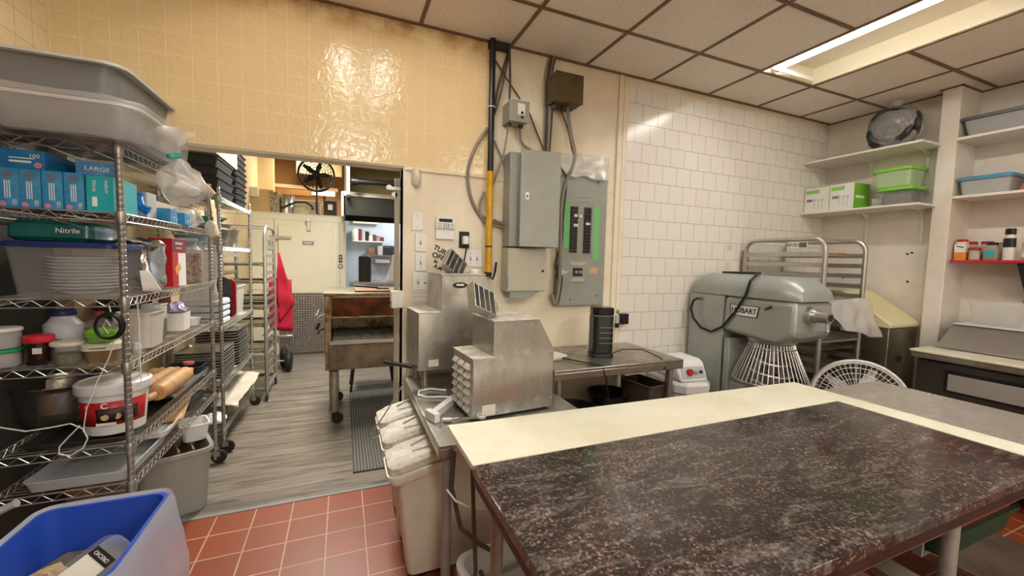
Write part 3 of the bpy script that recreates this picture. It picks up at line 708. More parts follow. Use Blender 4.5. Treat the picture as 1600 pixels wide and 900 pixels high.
# ---------------------------------------------------------------- bun rack on the right
def bun_rack(loc, w, d, h, n, label, group=None, rz=0, m=None):
    "w along x between side frames, d along y; sides are frames with runner rails"
    t = thing('sheet_pan_rack', label, 'rack', loc, rz, group); m = m or M_alu
    z0 = .11; R = .09
    for s, x in (('', -w/2), ('', w/2)):
        pts = [(x, -d/2, z0), (x, -d/2, h-R)] + [(x, -d/2+R-R*math.cos(a), h-R+R*math.sin(a)) for a in (PI/8, PI/4, 3*PI/8, PI/2)] + [(x, d/2-R+R*math.sin(a), h-R+R*math.cos(a)) for a in (0, PI/8, PI/4, 3*PI/8, PI/2)] + [(x, d/2, z0)]
        g = G(); g.tube(pts, .018, 10); g.tube([(x, -d/2, z0+.02), (x, d/2, z0+.02)], .014, 8); fr = obj('side_frame', g, m, t)
        g = G()
        for k in range(n):
            z = .24+(h-.38)*k/(n-1); sg = 1 if x < 0 else -1
            g.box(min(x, x+sg*.04), max(x, x+sg*.04), -d/2+.01, d/2-.01, z, z+.003); g.box(x-.002 if sg > 0 else x-.001, x+.002, -d/2+.01, d/2-.01, z, z+.036)
        obj('runner', g, m, t)
    g = G()
    for y in (-d/2, d/2):
        for z in (z0+.03, h*.55) if y < 0 else (z0+.03, h*.55): g.tube([(-w/2, y, z), (w/2, y, z)], .011, 7)
    for y in (-d/2+.09, d/2-.09): g.box(-w/2, w/2, y-.012, y+.012, h-.006, h+.006)
    objs('cross_bar', g, m, t)
    for sx in (-1, 1):
        for sy in (-1, 1):
            g = G(); x, y = sx*w/2, sy*d/2
            g.cyl((x, y, .085), (x, y, .12), .012); g.box(x-.018, x+.018, y-.014, y+.014, .05, .088)
            c = obj('caster', g, M_chromed, t)
            g = G(); g.lathe([(.036, -.011), (.045, -.008), (.045, .008), (.036, .011)], (x, y+.005, .045), 18, 'x'); obj('wheel', g, M_blackm, c)
    return t
bun_rack((3.68, 2.30, 0), .52, .67, 1.80, 18, 'tall aluminium sheet pan rack standing behind the grey mixer')
g = G(); g.box(-.23, .23, -.31, .31, 0, .002); g.box(-.23, .23, -.31, -.306, 0, .016); g.box(-.23, .23, .306, .31, 0, .016); g.box(-.23, -.226, -.31, .31, 0, .016)
solo('sheet_pan', g, M_alu, 'sheet pan in the top slot of the rack behind the mixer', 'tray', (3.68, 2.30, 1.665), bev=0)
g = G(); g.slab(.16, .12, .014, .02, 0); solo('pan_liner', g, mat('brown_paper_liner', '#a5673c', .7, 0, .3, 20), 'crumpled brown sheet lying on the top pan of the rack', 'paper', (3.83, 2.12, 1.682), .4)
for k, z in enumerate((.60, .68, .76, .94, 1.02)):
    g = G(); g.box(-.225, .225, -.31, .31, 0, .002); g.box(-.225, .225, -.31, -.306, 0, .02); g.box(-.225, .225, .306, .31, 0, .02)
    solo('sheet_pan', g, M_steeld, ['lowest', 'second lowest', 'middle', 'second', 'upper'][k]+' of the sheet pans in the lower half of the rack behind the mixer', 'tray', (3.68, 2.30, .24+(1.42)*round((z-.24)/1.42*17)/17+.004), group='sheet pans in the lower rack')
g = G(); g.obox((0, 0, 0), (.004, .16, .05)); 
o = solo('bar_code_label', g, M_paper, 'white bar code label on the top bar of the rack', 'label', (3.40, 2.17, 1.752))
text('BSP1821', .036, M_ink, o, (-.0025, .03, 0), LEFTF, sx=.9)
gg = G()
for k in range(14): gg.box(-.003, -.002, -.075+k*.004, -.075+k*.004+.0022, -.02, .02)
obj('bar_code', gg, M_ink, o)
# plastic bag draped on the rack
def rumple(bm, amp, sc, seed=0):
    from mathutils import noise as N
    for v in bm.verts: v.co += N.noise_vector(v.co*sc+Vector((seed, 0, 0)))*amp
def sheet(pts, nu=18, nv=12):
    "bilinear grid over four corners"
    a, b, c, d = map(Vector, pts); g = G(); V = []
    for i in range(nu+1):
        row = []
        for j in range(nv+1):
            u, v = i/nu, j/nv; row.append(g.bm.verts.new(a.lerp(b, u).lerp(d.lerp(c, u), v)))
        V.append(row)
    for i in range(nu):
        for j in range(nv): g.bm.faces.new((V[i][j], V[i+1][j], V[i+1][j+1], V[i][j+1]))
    return g
def solidify(o, th=.002):
    m = o.modifiers.new('solid', 'SOLIDIFY'); m.thickness = th; m.offset = 0
g = sheet([(3.40, 1.96, 1.33), (3.97, 1.92, 1.33), (4.02, 1.84, 1.02), (3.62, 1.90, 1.08)], 30, 20); rumple(g.bm, .025, 9)
o = solo('plastic_cover', g, M_filmd, 'crumpled clear plastic sheet draped over the front of the rack', 'plastic sheet'); solidify(o)
g = sheet([(3.41, 2.0, 1.335), (3.95, 2.0, 1.335), (3.95, 2.55, 1.33), (3.41, 2.55, 1.33)], 20, 14); rumple(g.bm, .008, 12)
obj('flat_part', g, M_film, o)
# ---------------------------------------------------------------- things on the back wall
def B(px, py, off=0): return at(px, py, 'y', D-off)
def wallbox(name, label, cat, m, x0, x1, z0, z1, dep, bev=.003, group=None):
    t = thing(name, label, cat, ((x0+x1)/2, D, (z0+z1)/2), 0, group); w, h = x1-x0, z1-z0
    obj('body', G().box(-w/2, w/2, -dep, -.001, -h/2, h/2), m, t, bev); return t, w, h
# switch plates
def switch(px, py, ng, label, blank=False):
    c = B(px, py); w = .072+.046*(ng-1); h = .116
    t = thing('switch_plate' if not blank else 'blank_plate', label, 'light switch' if not blank else 'wall plate', (c.x, D, c.z), 0, 'wall switches')
    g = G(); g.box(-w/2, w/2, -.007, -.001, -h/2, h/2); obj('plate', g, M_white, t, .003)
    for k in range(ng):
        x = (k-(ng-1)/2)*.046
        if not blank:
            g = G(); g.box(x-.006, x+.006, -.0085, -.006, -.014, .014); s = obj('switch_slot', g, M_grey, t)
            g = G(); g.obox((x, -.013, .004), (.008, .016, .009), (.5, 0, 0)); obj('toggle', g, M_cream, s, .001)
        g = G()
        for z in (.035, -.035): g.cyl((x, -.007, z), (x, -.0085, z), .0032, n=8)
        objs('screw', g, M_grey, t)
switch(652, 346, 1, 'blank white wall plate, topmost of the plates beside the doorway', True)
switch(657, 379, 1, 'single light switch just under the blank plate beside the doorway')
switch(657, 410, 1, 'lower single light switch, right above the triple switch')
switch(664, 440, 3, 'triple light switch, lowest and widest of the switches by the doorway')
switch(740, 404, 2, 'double switch right of the handwriting, behind the farther machine')
c = B(650, 279)
t = thing('motion_sensor', 'rounded cream motion sensor under the yellow tiles at the doorway corner', 'sensor', (c.x, D, c.z))
g = G(); g.loft([[(a*(1-.0*k), -.045*math.sin(PI*k/8) if 0 else b, zz) for a, b in [( .032*math.cos(q)*s, -.05*math.sin(q)*s) for q in [PI*i/10 for i in range(11)]]] for k, zz, s in ((0, .056, .95), (1, .05, 1), (2, -.015, 1), (3, -.035, .9), (4, -.05, .65), (5, -.057, .25))])
obj('housing', g, M_cream, t)
g = G(); g.box(-.02, .02, -.0515, -.047, -.018, .012); obj('lens', g, M_frost, t, .004)
# keypad
c = B(695, 356)
t = thing('alarm_keypad', 'white alarm keypad with dark display and flip cover on the wall', 'keypad', (c.x, D, c.z))
g = G(); g.loft([[(x, -.001, z) for x, z in ((-.068, -.01), (.068, -.01), (.068, .05), (.055, .075), (-.055, .075), (-.068, .05))], [(x, -.026, z) for x, z in ((-.064, -.01), (.064, -.01), (.064, .048), (.052, .071), (-.052, .071), (-.064, .048))]]); obj('body', g, M_white, t, .004)
g = G(); g.box(-.064, .064, -.016, -.001, -.078, -.008); obj('flip_cover', g, M_white, t, .004)
g = G(); g.box(-.045, .045, -.0275, -.024, .036, .058); obj('display', g, M_blackm, t, .002)
g = G()
for i in range(3):
    for j in range(3): g.box(-.016+i*.0155, -.005+i*.0155, -.028, -.024, -.004+j*.0115, .0035+j*.0115)
for j in range(3): g.box(-.055, -.027, -.0275, -.024, -.002+j*.0115, .002+j*.0115); g.box(.034, .054, -.0275, -.024, -.002+j*.0115, .002+j*.0115)
objs('key', g, M_grey, t)
# outlet with plug
c = B(725, 375)
t = thing('power_outlet', 'black wall outlet with a white plug, right of the keypad', 'outlet', (c.x, D, c.z))
g = G(); g.box(-.036, .036, -.006, -.001, -.057, .057); obj('plate', g, M_blackm, t, .002)
t = thing('plug', 'white angled plug in the black outlet, its cord hanging behind the machine', 'plug', (c.x, D-.006, c.z))
g = G(); g.box(-.018, .022, -.045, 0, -.03, .025); obj('plug_body', g, M_white, t, .006)
g = G(); g.tube([(.005, -.035, -.02), (.004, -.04, -.07), (-.01, -.03, -.16), (-.02, -.02, -.26), (-.015, -.02, -.36)], .005, 7); obj('cord', g, M_blackm, t)
c = B(963, 489)
t = thing('power_outlet', 'cream outlet on the white tiles above the wall table', 'outlet', (c.x, D-.009, c.z))
g = G(); g.box(-.036, .036, -.007, 0, -.085, .045); obj('plate', g, M_cream, t, .002)
g = G(); g.lathe([(.016, 0), (.016, .003)], (0, -.0115, .012), 18, 'y'); obj('socket', g, M_cable, t)
t = thing('plug', 'black square adapter plugged into the outlet above the wall table', 'plug', (c.x+.03, D-.017, c.z-.045))
g = G(); g.box(-.02, .045, -.05, 0, -.04, .045); obj('adapter', g, M_black, t, .004)
g = G(); g.box(-.055, -.022, -.02, 0, -.035, .03); obj('prong_block', g, M_lgrey, t, .003)
g = G(); g.box(-.056, -.024, -.019, 0, -.07, -.037); obj('lower_block', g, M_black, t, .003)
c = B(770, 455)
# notices
def notice(name, label, pxy, w, h, m, dy=.004, rz=0, cat='notice'):
    c = B(*pxy); o = solo(name, G().box(-w/2, w/2, -.0012, 0, -h/2, h/2), m, label, cat, (c.x, D-dy, c.z), rot=(0, rz, 0)); return o
o = notice('paper_notice', 'stained paper diagram taped below the triple switch', (661, 468), .155, .135, M_paper)
g = G()
for k in range(4): g.tube([(-.05+.03*k+.010*math.cos(a*PI/5), -.0018, -.02+.010*math.sin(a*PI/5)) for a in range(10)], .0007, 4, True)
for z in (.02, .045): g.box(-.07, .06, -.0022, -.001, z, z+.0012)
obj('drawing', g, M_cabled, o)
for k, (px, py, w, h) in enumerate(((1140, 386, .07, .06), (1137, 414, .075, .11))):
    c = at(px, py, 'y', D-.009); o = solo('paper_notice', G().box(-w/2, w/2, -.0012, 0, -h/2, h/2), M_paper, ('upper small note', 'lower small note')[k]+' taped on the white tiles above the grey mixer', 'notice', (c.x, D-.0095, c.z))
    g = G()
    for i in range(5):
        for j in range(3): g.box(-w/2+.008+j*w*.3, -w/2+.008+j*w*.3+w*.18, -.0018, -.001, h/2-.012-i*h*.17-.005, h/2-.012-i*h*.17)
    obj('printed_text', g, M_cable, o)
c = at(1162, 408, 'y', D-.009); g = G(); g.box(-.03, .03, -.03, 0, -.12, .10)
solo('wall_box', g, mat('yellowed_plastic', '#b89a62', .5), 'narrow yellowed box on the white tiles beside the sheet pan rack', 'box', (c.x, D-.0095, c.z), bev=.004)
# handwriting straight on the paint
for s, px, py, sz in (('Turn', 693, 397, .075), ('OFF', 689, 406, .068), ('in', 690, 413, .062), ('A.M', 695, 418, .062)): pass
hand = thing('handwriting', 'black marker handwriting on the cream wall under the keypad', 'writing', (B(695, 408).x, D, B(695, 408).z))
for s, px_, py_, sz, ro in (('TURN', 691, 393, .047, .5), ('OFF', 684.5, 401, .048, .38), ('in', 681, 408.5, .036, .35), ('A.M', 684.5, 418, .036, .42)):
    v = B(px_, py_)-Vector(hand.location); text(s, sz, M_ink, hand, (v.x, -.0015, v.z), (PI/2, ro, 0), ext=.0005, name='written_word', bold=.0012)
g = G(); g.tube([(.09, -.0015, .01), (.10, -.0015, -.02), (.095, -.0015, -.05)], .0018, 5); g.tube([(.085, -.0015, -.02), (.118, -.0015, -.012)], .0018, 5)
obj('arrow', g, M_ink, hand)
# gas pipe
xp = B(765, 425).x-.0; zt_ = B(763, 432).z
t = thing('gas_pipe', 'vertical pipe on the back wall, black above and yellow below', 'pipe', (.925, D-.05, 0))
zmid = B(765, 268, .05).z; zlow = B(761, 425, .05).z
g = G(); g.cyl((.0, 0, zmid), (.0, 0, ZC), .021, n=18); obj('black_section', g, M_black, t)
g = G(); g.cyl((-.0, 0, zlow), (0, 0, zmid), .0235, n=18); obj('yellow_section', g, M_yellow, t)
g = G(); g.cyl((0, 0, zlow-.03), (0, 0, zlow), .026, n=18); g.cyl((0, 0, zlow+.17), (0, 0, zlow+.18), .0245, n=18); objs('pipe_collar', g, M_blackm, t)
g = G(); g.tube([(.0, 0, zlow-.02), (.03, -.01, zlow-.05), (.045, -.015, zlow), (.055, -.01, zlow+.07)], .008, 7); obj('valve_lever', g, M_black, t)
g = G(); g.tube([(.024*math.cos(a), .024*math.sin(a), B(768, 172).z) for a in [k*PI/5 for k in range(10)]], .004, 5, True); obj('strap', g, M_white, t)
# electrical boxes
def pbox(name, label, cat, m, a, b, dep, bev=.004):
    p, q = B(*a, dep), B(*b, dep); return wallbox(name, label, cat, m, p.x, q.x, q.z, p.z, dep, bev)
t, w_, h_ = pbox('junction_box', 'small grey electrical box with a white sticker, right of the black pipe', 'electrical box', M_pgrey, (797, 155), (826, 192), .14)
g = G(); g.box(-w_/2-.004, w_/2+.004, -.144, -.135, -h_/2-.004, h_/2+.004); obj('cover', g, M_pgrey, t, .002)
g = G(); g.box(-w_*.1, w_*.28, -.1455, -.143, -h_*.18, h_*.38); st = obj('sticker', g, M_paper, t)
g = G()
for z in (-.01, -.04): g.lathe([(.010, 0), (.010, .001)], (.018, -.1475, z), 14, 'y')
objs('sticker_mark', g, M_ink, st)
g = G(); g.cyl((-w_*.3, -.07, -h_/2-.02), (-w_*.3, -.07, -h_/2), .016); g.cyl((w_*.3, -.07, -h_/2-.02), (w_*.3, -.07, -h_/2), .016); objs('cable_gland', g, M_cabled, t)
t, w_, h_ = pbox('transformer_box', 'dark bronze electrical box high on the wall under the ceiling', 'electrical box', M_brass, (869, 110), (910, 164), .17)
g = G(); g.box(-w_/2-.003, w_/2+.003, -.174, -.168, -h_/2-.003, h_/2+.003); obj('cover', g, M_brass, t, .002)
g = G(); g.cyl((-w_*.32, -.08, -h_/2-.03), (-w_*.32, -.08, -h_/2), .02); g.cyl((w_*.05, -.08, -h_/2-.03), (w_*.05, -.08, -h_/2), .02); objs('cable_gland', g, M_cabled, t)
# breaker panel with its door open
DEP = .13
p, q = B(797, 240, DEP), B(862, 400, DEP)
xb0, xb1, zb0, zb1 = 1.04, 1.40, 1.665, 2.30
t = thing('breaker_panel', 'grey breaker panel with its door standing ajar', 'electrical panel', ((xb0+xb1)/2, D, (zb0+zb1)/2))
hw, hh = (xb1-xb0)/2, (zb1-zb0)/2
g = G(); g.box(-hw, hw, -DEP, -.001, -hh, hh); obj('enclosure', g, M_pgrey, t, .004)
g = G(); g.box(-hw+.07, -hw+.10, -DEP-.003, -DEP, -.06, .16); obj('green_tape', g, M_green, t)
g = G()
for k in range(5): g.box(-hw+.09, -hw+.13, -DEP-.008, -DEP, -.05+k*.03, -.028+k*.03)
objs('breaker', g, M_black, t)
g = G(); g.box(0, .285, -.02, 0, -hh+.0, hh+.012); dr = obj('door', g, M_pgrey, t, .003); dr.location = (hw-.30+.0, -DEP-.03, 0); dr.rotation_euler = (0, 0, math.radians(-7))
g = G(); g.box(.035, .058, -.024, -.02, -.0, .045); g2 = obj('latch_plate', g, M_alu, dr); g = G(); g.box(.043, .050, -.028, -.024, .01, .03); obj('latch', g, M_black, dr)
t = thing('electrical_cabinet', 'pale beige metal cabinet mounted directly under the open breaker panel', 'electrical box', ((1.04+1.33)/2, D, 1.50))
g = G(); g.box(-.148, .145, -.125, -.001, -.147, .155); obj('enclosure', g, M_pgreyl, t, .004)
g = G(); g.box(-.145, .142, -.131, -.125, -.14, .15); dr = obj('door', g, M_pgreyl, t, .002)
g = G(); g.lathe([(.009, 0), (.009, .005)], (.12, -.136, .0), 14, 'y'); obj('lock', g, M_black, dr)
g = G(); g.box(-.147, -.14, -.134, -.12, -.12, -.05); obj('hinge', g, M_grey, dr)
g = G(); g.prism([(-.12, -.147), (.10, -.147), (.05, -.19), (-.12, -.19)], 'y', -.12, -.03); obj('lower_shroud', g, M_pgrey, t)
# big load centre
p = B(868, 275, .02); q = B(945, 475, .02)
x0, x1, z0, z1 = 1.478, 1.905, 1.232, 2.245; zs = B(900, 407, .02).z
t = thing('load_centre', 'tall grey breaker panel with two rows of breakers and green tape', 'electrical panel', ((x0+x1)/2, D, (z0+z1)/2))
cx, cz = (x0+x1)/2, (z0+z1)/2
g = G(); g.box(x0-cx, x1-cx, -.022, -.001, z0-cz, z1-cz); obj('cover', g, M_pgrey, t, .003)
g = G(); g.box(x0-cx+.01, x1-cx-.01, -.027, -.022, z0-cz+.006, zs-cz-.004); lo = obj('lower_cover', g, M_pgrey, t, .004)
def bp(px, py): v = B(px, py, .025); return v.x-cx, v.z-cz
(ax, az), (bx, bz) = bp(892, 322), bp(921, 396)
g = G(); g.box(ax-.03, bx+.03, -.024, -.021, bz-.03, az+.03); obj('dead_front', g, mat('panel_dead_front', '#97988a', .5, .1), t)
g = G(); gm = G(); N = 14
for c_ in range(2):
    x = ax+.03+c_*(bx-ax-.06)
    for k in range(N):
        z = az-(az-bz)*(k+.5)/N; hh_ = (az-bz)/N*.42
        g.box(x-.03, x+.03, -.034, -.024, z-hh_, z+hh_); gm.box(x-.008+(.02 if c_ else -.02), x+.008+(.02 if c_ else -.02), -.043, -.034, z-hh_*.5, z+hh_*.3)
objs('breaker', g, M_black, t); objs('breaker_toggle', gm, mat('breaker_grey', '#3a3936', .5), t)
g = G(); g.box(ax-.055, ax-.005, -.0265, -.0235, bz+.03, az+.03); o1 = obj('green_tape', g, M_green, t)
(ex, ez), (fx, fz) = bp(932, 322), bp(943, 408)
g = G(); g.box(ex-.02, ex+.035, -.0245, -.022, fz, ez); obj('green_tape', g, M_green, t)
for q_, (a1, b1) in enumerate((((905, 338)), ((918, 350)), ((899, 352)), ((900, 337)))):
    u, v = bp(a1, b1); g = G(); g.box(u-.02, u+.02, -.0345, -.034, v-.01, v+.01); obj('breaker_label', g, M_paper, t)
u, v = bp(902, 425); g = G(); g.box(u-.04, u+.04, -.034, -.027, v-.03, v+.03); obj('main_breaker', g, M_black, lo, .002)
g = G(); g.box(u-.03, u-.005, -.042, -.034, v-.012, v+.012); g.box(u+.005, u+.03, -.042, -.034, v-.012, v+.012); objs('main_toggle', g, M_grey, lo)
g = G(); g.prism([(u-.075, v-.075), (u+.075, v-.075), (u+.045, v-.045), (u-.045, v-.045)], 'y', -.034, -.027); g.prism([(u-.055, v+.05), (u+.055, v+.05), (u+.075, v+.075), (u-.075, v+.075)], 'y', -.031, -.027); obj('breaker_bezel', g, M_pgreyl, lo, .002)
u, v = bp(928, 423); g = G(); g.box(u-.04, u+.03, -.0285, -.027, v-.025, v+.025); obj('orange_sticker', g, mat('faded_orange_sticker', '#cfa681', .7), lo)
for px, py in ((882, 285), (935, 285), (890, 468), (932, 462)):
    u, v = bp(px, py); g = G(); g.cyl((u, -.022, v), (u, -.032, v), .006, n=10); obj('screw', g, M_cabled, t)
g = G(); g.box(-.05, .05, -.0265, -.022, .285+.0, .287); g.box(-.05, .05, -.0265, -.022, .32, .322); obj('label_holder', g, mat('panel_dead_front', '#97988a', .5, .1), t)
# plastic wrap above the panel
a_, b_, c_, d_ = B(866, 240, .05), B(955, 243, .05), B(948, 283, .05), B(872, 272, .05)
g = sheet([a_, b_, c_, d_], 34, 14); rumple(g.bm, .022, 11, 3)
o = solo('plastic_wrap', g, M_filmd, 'crumpled plastic film taped over the top of the tall breaker panel', 'plastic sheet'); solidify(o)
# cables: one thing per run
def cable(pts, r, m, label, off=.03):
    P = [B(x, y, off if len(q) == 0 else q[0]) for (x, y, *q) in pts]
    # smooth by Catmull-Rom
    out = []
    for i in range(len(P)-1):
        p0, p1, p2, p3 = P[max(i-1, 0)], P[i], P[i+1], P[min(i+2, len(P)-1)]
        for k in range(6):
            t_ = k/6; out.append(.5*((2*p1)+(p2-p0)*t_+(2*p0-5*p1+4*p2-p3)*t_*t_+(3*p1-p0-3*p2+p3)*t_**3))
    out.append(P[-1]); g = G(); g.tube(out, r, 8)
    return solo('electric_cable', g, m, label, 'cable')
cable([(762, 200), (742, 232), (731, 268), (735, 305), (750, 335), (775, 348), (797, 352)], .011, M_cable, 'thick grey cable bowing left of the yellow pipe in a wide loop', .02)
cable([(757, 300, .02), (750, 320, .02), (754, 343, .03), (775, 353, .03), (797, 356)], .008, M_cable, 'second grey cable curving under the wide loop beside the yellow pipe', .02)
cable([(797, 72), (780, 130), (771, 178)], .007, M_cabled, 'dark cable fanning down left from the ceiling hole to the pipe strap', .02)
cable([(797, 75), (784, 140), (772, 180)], .006, M_cabled, 'thinner dark cable beside the one fanning to the pipe strap', .03)
cable([(796, 74), (797, 120), (796, 155)], .009, M_cabled, 'dark cable dropping straight from the ceiling to the small grey box', .06)
cable([(772, 90), (790, 120), (813, 155)], .005, M_cabled, 'thin dark cable crossing diagonally above the small grey box', .02)
cable([(794, 198, .06), (788, 235, .04), (780, 262, .03), (770, 290, .02)], .007, M_cable, 'grey cable leaving the bottom of the small grey box toward the yellow pipe')
cable([(812, 198, .06), (815, 222, .05), (830, 235, .05), (850, 242, .06)], .010, M_cable, 'grey cable curving right from the small grey box to the open panel')
cable([(827, 176, .06), (838, 205, .02), (850, 235, .03)], .005, M_cabled, 'thin dark cable from the right side of the small grey box')
cable([(773, 220), (790, 265), (793, 300), (790, 325), (800, 345)], .006, M_cable, 'thin grey cable zigzagging down between yellow pipe and open panel', .02)
cable([(862, 88), (857, 120), (855, 170), (853, 243)], .011, M_cabled, 'leftmost dark cable of the bundle left of the bronze box', .03)
cable([(866, 90), (860, 130), (859, 180), (857, 245)], .013, M_cable, 'brown grey conduit in the bundle left of the bronze box', .05)
cable([(858, 95), (852, 125), (851, 200), (849, 243)], .006, M_cable, 'thin light cable at the left edge of the vertical bundle', .02)
cable([(868, 92), (863, 115), (864, 160), (858, 246)], .006, M_cabled, 'thin dark cable twisted round the vertical bundle', .07)
cable([(871, 165, .08), (880, 180, .05), (888, 205, .05), (893, 230, .06), (897, 245, .07)], .006, M_cabled, 'thin dark cable from the bronze box joining the flexible conduit')
cable([(886, 168, .08), (889, 190, .06), (893, 215, .07), (898, 240, .11), (894, 262, .12), (884, 285, .12), (878, 310, .12), (876, 345, .12), (875, 400, .10), (874, 440, .07), (868, 475, .05), (862, 460, .05)], .014, M_cable, 'ribbed flexible conduit running from the bronze box down between the two panels')
cable([(872, 255, .04), (880, 268, .05), (885, 285, .10), (881, 330, .10), (877, 380, .09), (868, 410, .06), (872, 440, .05)], .007, M_cabled, 'dark cable behind the flexible conduit between the two panels')
cable([(877, 400, .06), (868, 430, .05), (866, 468, .05), (872, 474, .05), (878, 440, .06), (877, 415, .06)], .006, M_cabled, 'dark cable loop hanging between the beige cabinet and the tall panel')
g = G(); rnd = random.Random(4); c = B(877, 425, .07)
for k in range(9):
    a = rnd.uniform(-.6, 1.9)*1; L_ = rnd.uniform(.03, .06); g.tube([(0, 0, 0), (L_*.5*math.cos(a), -.01, L_*.5*math.sin(a)*rnd.choice((1, -1))), (L_*math.cos(a), -.01, L_*math.sin(a)*rnd.choice((1, -.6)))], .002, 5)
solo('loose_wires', g, M_white, 'tuft of cut cable ties sticking out beside the tall panel', 'wires', c)
g = G(); c = B(786, 349); g.tube([(-.08, -.02, .02), (-.03, -.03, .0), (.0, -.02, -.02), (.06, -.02, -.015)], .006, 6); g.tube([(-.07, -.02, -.0), (-.02, -.02, .01), (.05, -.02, .03)], .005, 6)
solo('cable_splice', g, M_cable, 'short tangle of cable ends left of the open breaker panel', 'wires', (c.x, D-.01, c.z))
g = G(); g.prism([(.0, .0), (.13, -.01), (.14, -.05), (0, -.04)], 'z', ZC-.05, ZC-.008)
solo('ceiling_collar', g, M_blackm, 'black collar where pipe and cables pass through the ceiling', 'collar', (.905, D-.01, 0))
# door track on the jamb
t = thing('door_track', 'grey metal door track standing on the doorway jamb', 'door track', (.335, 2.85, 0))
g = G(); g.box(-.014, .018, .0, .03, .05, 2.10); obj('rail', g, M_pgreyl, t, .003)
g = G(); g.box(-.06, .02, -.01, .03, 2.02, 2.04); g.cyl((-.05, .0, 2.035), (-.05, .03, 2.035), .018); g.cyl((-.015, .0, 1.99), (-.015, .03, 1.99), .018); objs('roller', g, M_alu, t)
t = thing('latch_box', 'white box latch on the doorway jamb beside the oven', 'latch', (B(620, 468).x, D+.03, B(620, 468).z))
g = G(); g.box(-.035, .045, -.045, .035, -.055, .055); obj('box', g, M_white, t, .005)
g = G(); g.lathe([(.012, 0), (.010, .012)], (-.04, -.02, -.02), 14, 'x'); obj('red_knob', g, M_red, t)
c = at(617, 412, 'y', 2.9); g = sheet([(0.03, 0, .0), (.10, 0, .02), (.085, 0, -.20), (.0, 0, -.19)], 6, 8); rumple(g.bm, .008, 8, 2)
o = solo('hanging_paper', g, M_paper, 'sheet of paper hanging on the door track by the kitchen', 'paper', (c.x-.045, 2.90, c.z+.06)); solidify(o, .001)
# ---------------------------------------------------------------- shelves, right wall
def shelf(name, label, x0, x1, y0, y1, z, m, th=.018, brs=()):
    t = thing(name, label, 'shelf', (x1, (y0+y1)/2, z))
    obj('board', G().box(x0-x1, 0-.002, -(y1-y0)/2, (y1-y0)/2, -th, 0), m, t, .002)
    for y in brs:
        g = G(); yy = y-(y0+y1)/2; g.box(-.010, -.002, yy-.011, yy+.011, -.30, -th); g.box(-(x1-x0)*.6, -.010, yy-.008, yy+.008, -th-.010, -th); g.prism([(-.010, -.055), (-.010, -.075), (-(x1-x0)*.3, -th-.008), (-(x1-x0)*.24, -th-.008)], 'y', yy-.003, yy+.003); obj('bracket', g, M_shelf, t, .001)
    return t
M_shelf = mat('white_melamine', '#ece6da', .4, 0, .04, 6)
shelf('wall_shelf', 'upper white shelf on the corner wall, carrying the wrapped black bundle', 4.215, 4.6, 1.785, 2.69, 2.605, M_shelf, .018, (2.3, 1.9))
shelf('wall_shelf', 'lower white shelf on the corner wall with cutlery boxes and lime-lidded tubs', 4.23, 4.6, 1.785, 2.69, 2.115, M_shelf, .018, (2.3, 1.9))
shelf('wall_shelf', 'top white shelf right of the pillar, under the grey tub', 4.47, 4.81, -.2, 1.69, 2.62, M_shelf, .02, (.9,))
shelf('wall_shelf', 'middle white shelf right of the pillar, under the blue-lidded tub', 4.47, 4.81, -.2, 1.68, 2.165, M_shelf, .02, (1.25,))
t = shelf('wall_shelf', 'red shelf right of the pillar holding the spice jars', 4.50, 4.81, -.2, 1.67, 1.662, mat('red_melamine', '#c2252c', .4), .02, ())
g = G(); g.prism([(-.005, -.02), (-.26, -.02), (-.26, -.035), (-.04, -.30), (-.005, -.30)], 'y', .565-.03, .565+.03); obj('bracket', g, M_black, t, .004)
def lidtub(name, label, cat, loc, rz, w, d, h, mb, ml, cont=None, lip=.012, group=None, mc=None):
    t = thing(name, label, cat, loc, rz, group)
    g = G(); g.tub(w*.88, d*.90, w, d, h, .003, .03, 0, .006, .006); obj('tub', g, mb, t)
    g = G(); g.loft([g.rr(w+2*lip, d+2*lip, .035, h-.008), g.rr(w+2*lip, d+2*lip, .035, h+.016), g.rr(w-.01, d-.01, .03, h+.022), g.rr(w-.05, d-.05, .03, h+.022), g.rr(w-.06, d-.06, .03, h+.014)]); obj('lid', g, ml, t)
    if mc:
        g = G(); g.slab(w*.80, d*.80, h*(cont or .5), .03, .004); b = obj('contents', g, mc, t, .01)
    return t
M_stuffgrey = mat('grey_contents', '#6f6a63', .7, 0, .5, 30)
c = at(1415, 318, 'x', 4.32)
lidtub('storage_tub', 'lower lime-lidded tub on the corner shelf, full of dark bags', 'tub', (4.43, 1.985, 2.116), 0, .25, .235, .135, M_clear, M_lime, .8, mc=M_stuffgrey)
lidtub('storage_tub', 'upper lime-lidded clear tub, stacked on the dark-filled one', 'tub', (4.43, 2.01, 2.275), 0, .26, .26, .14, mat('lime_tinted_clear', '#d3ecc0', .15, alpha=.5), M_lime)
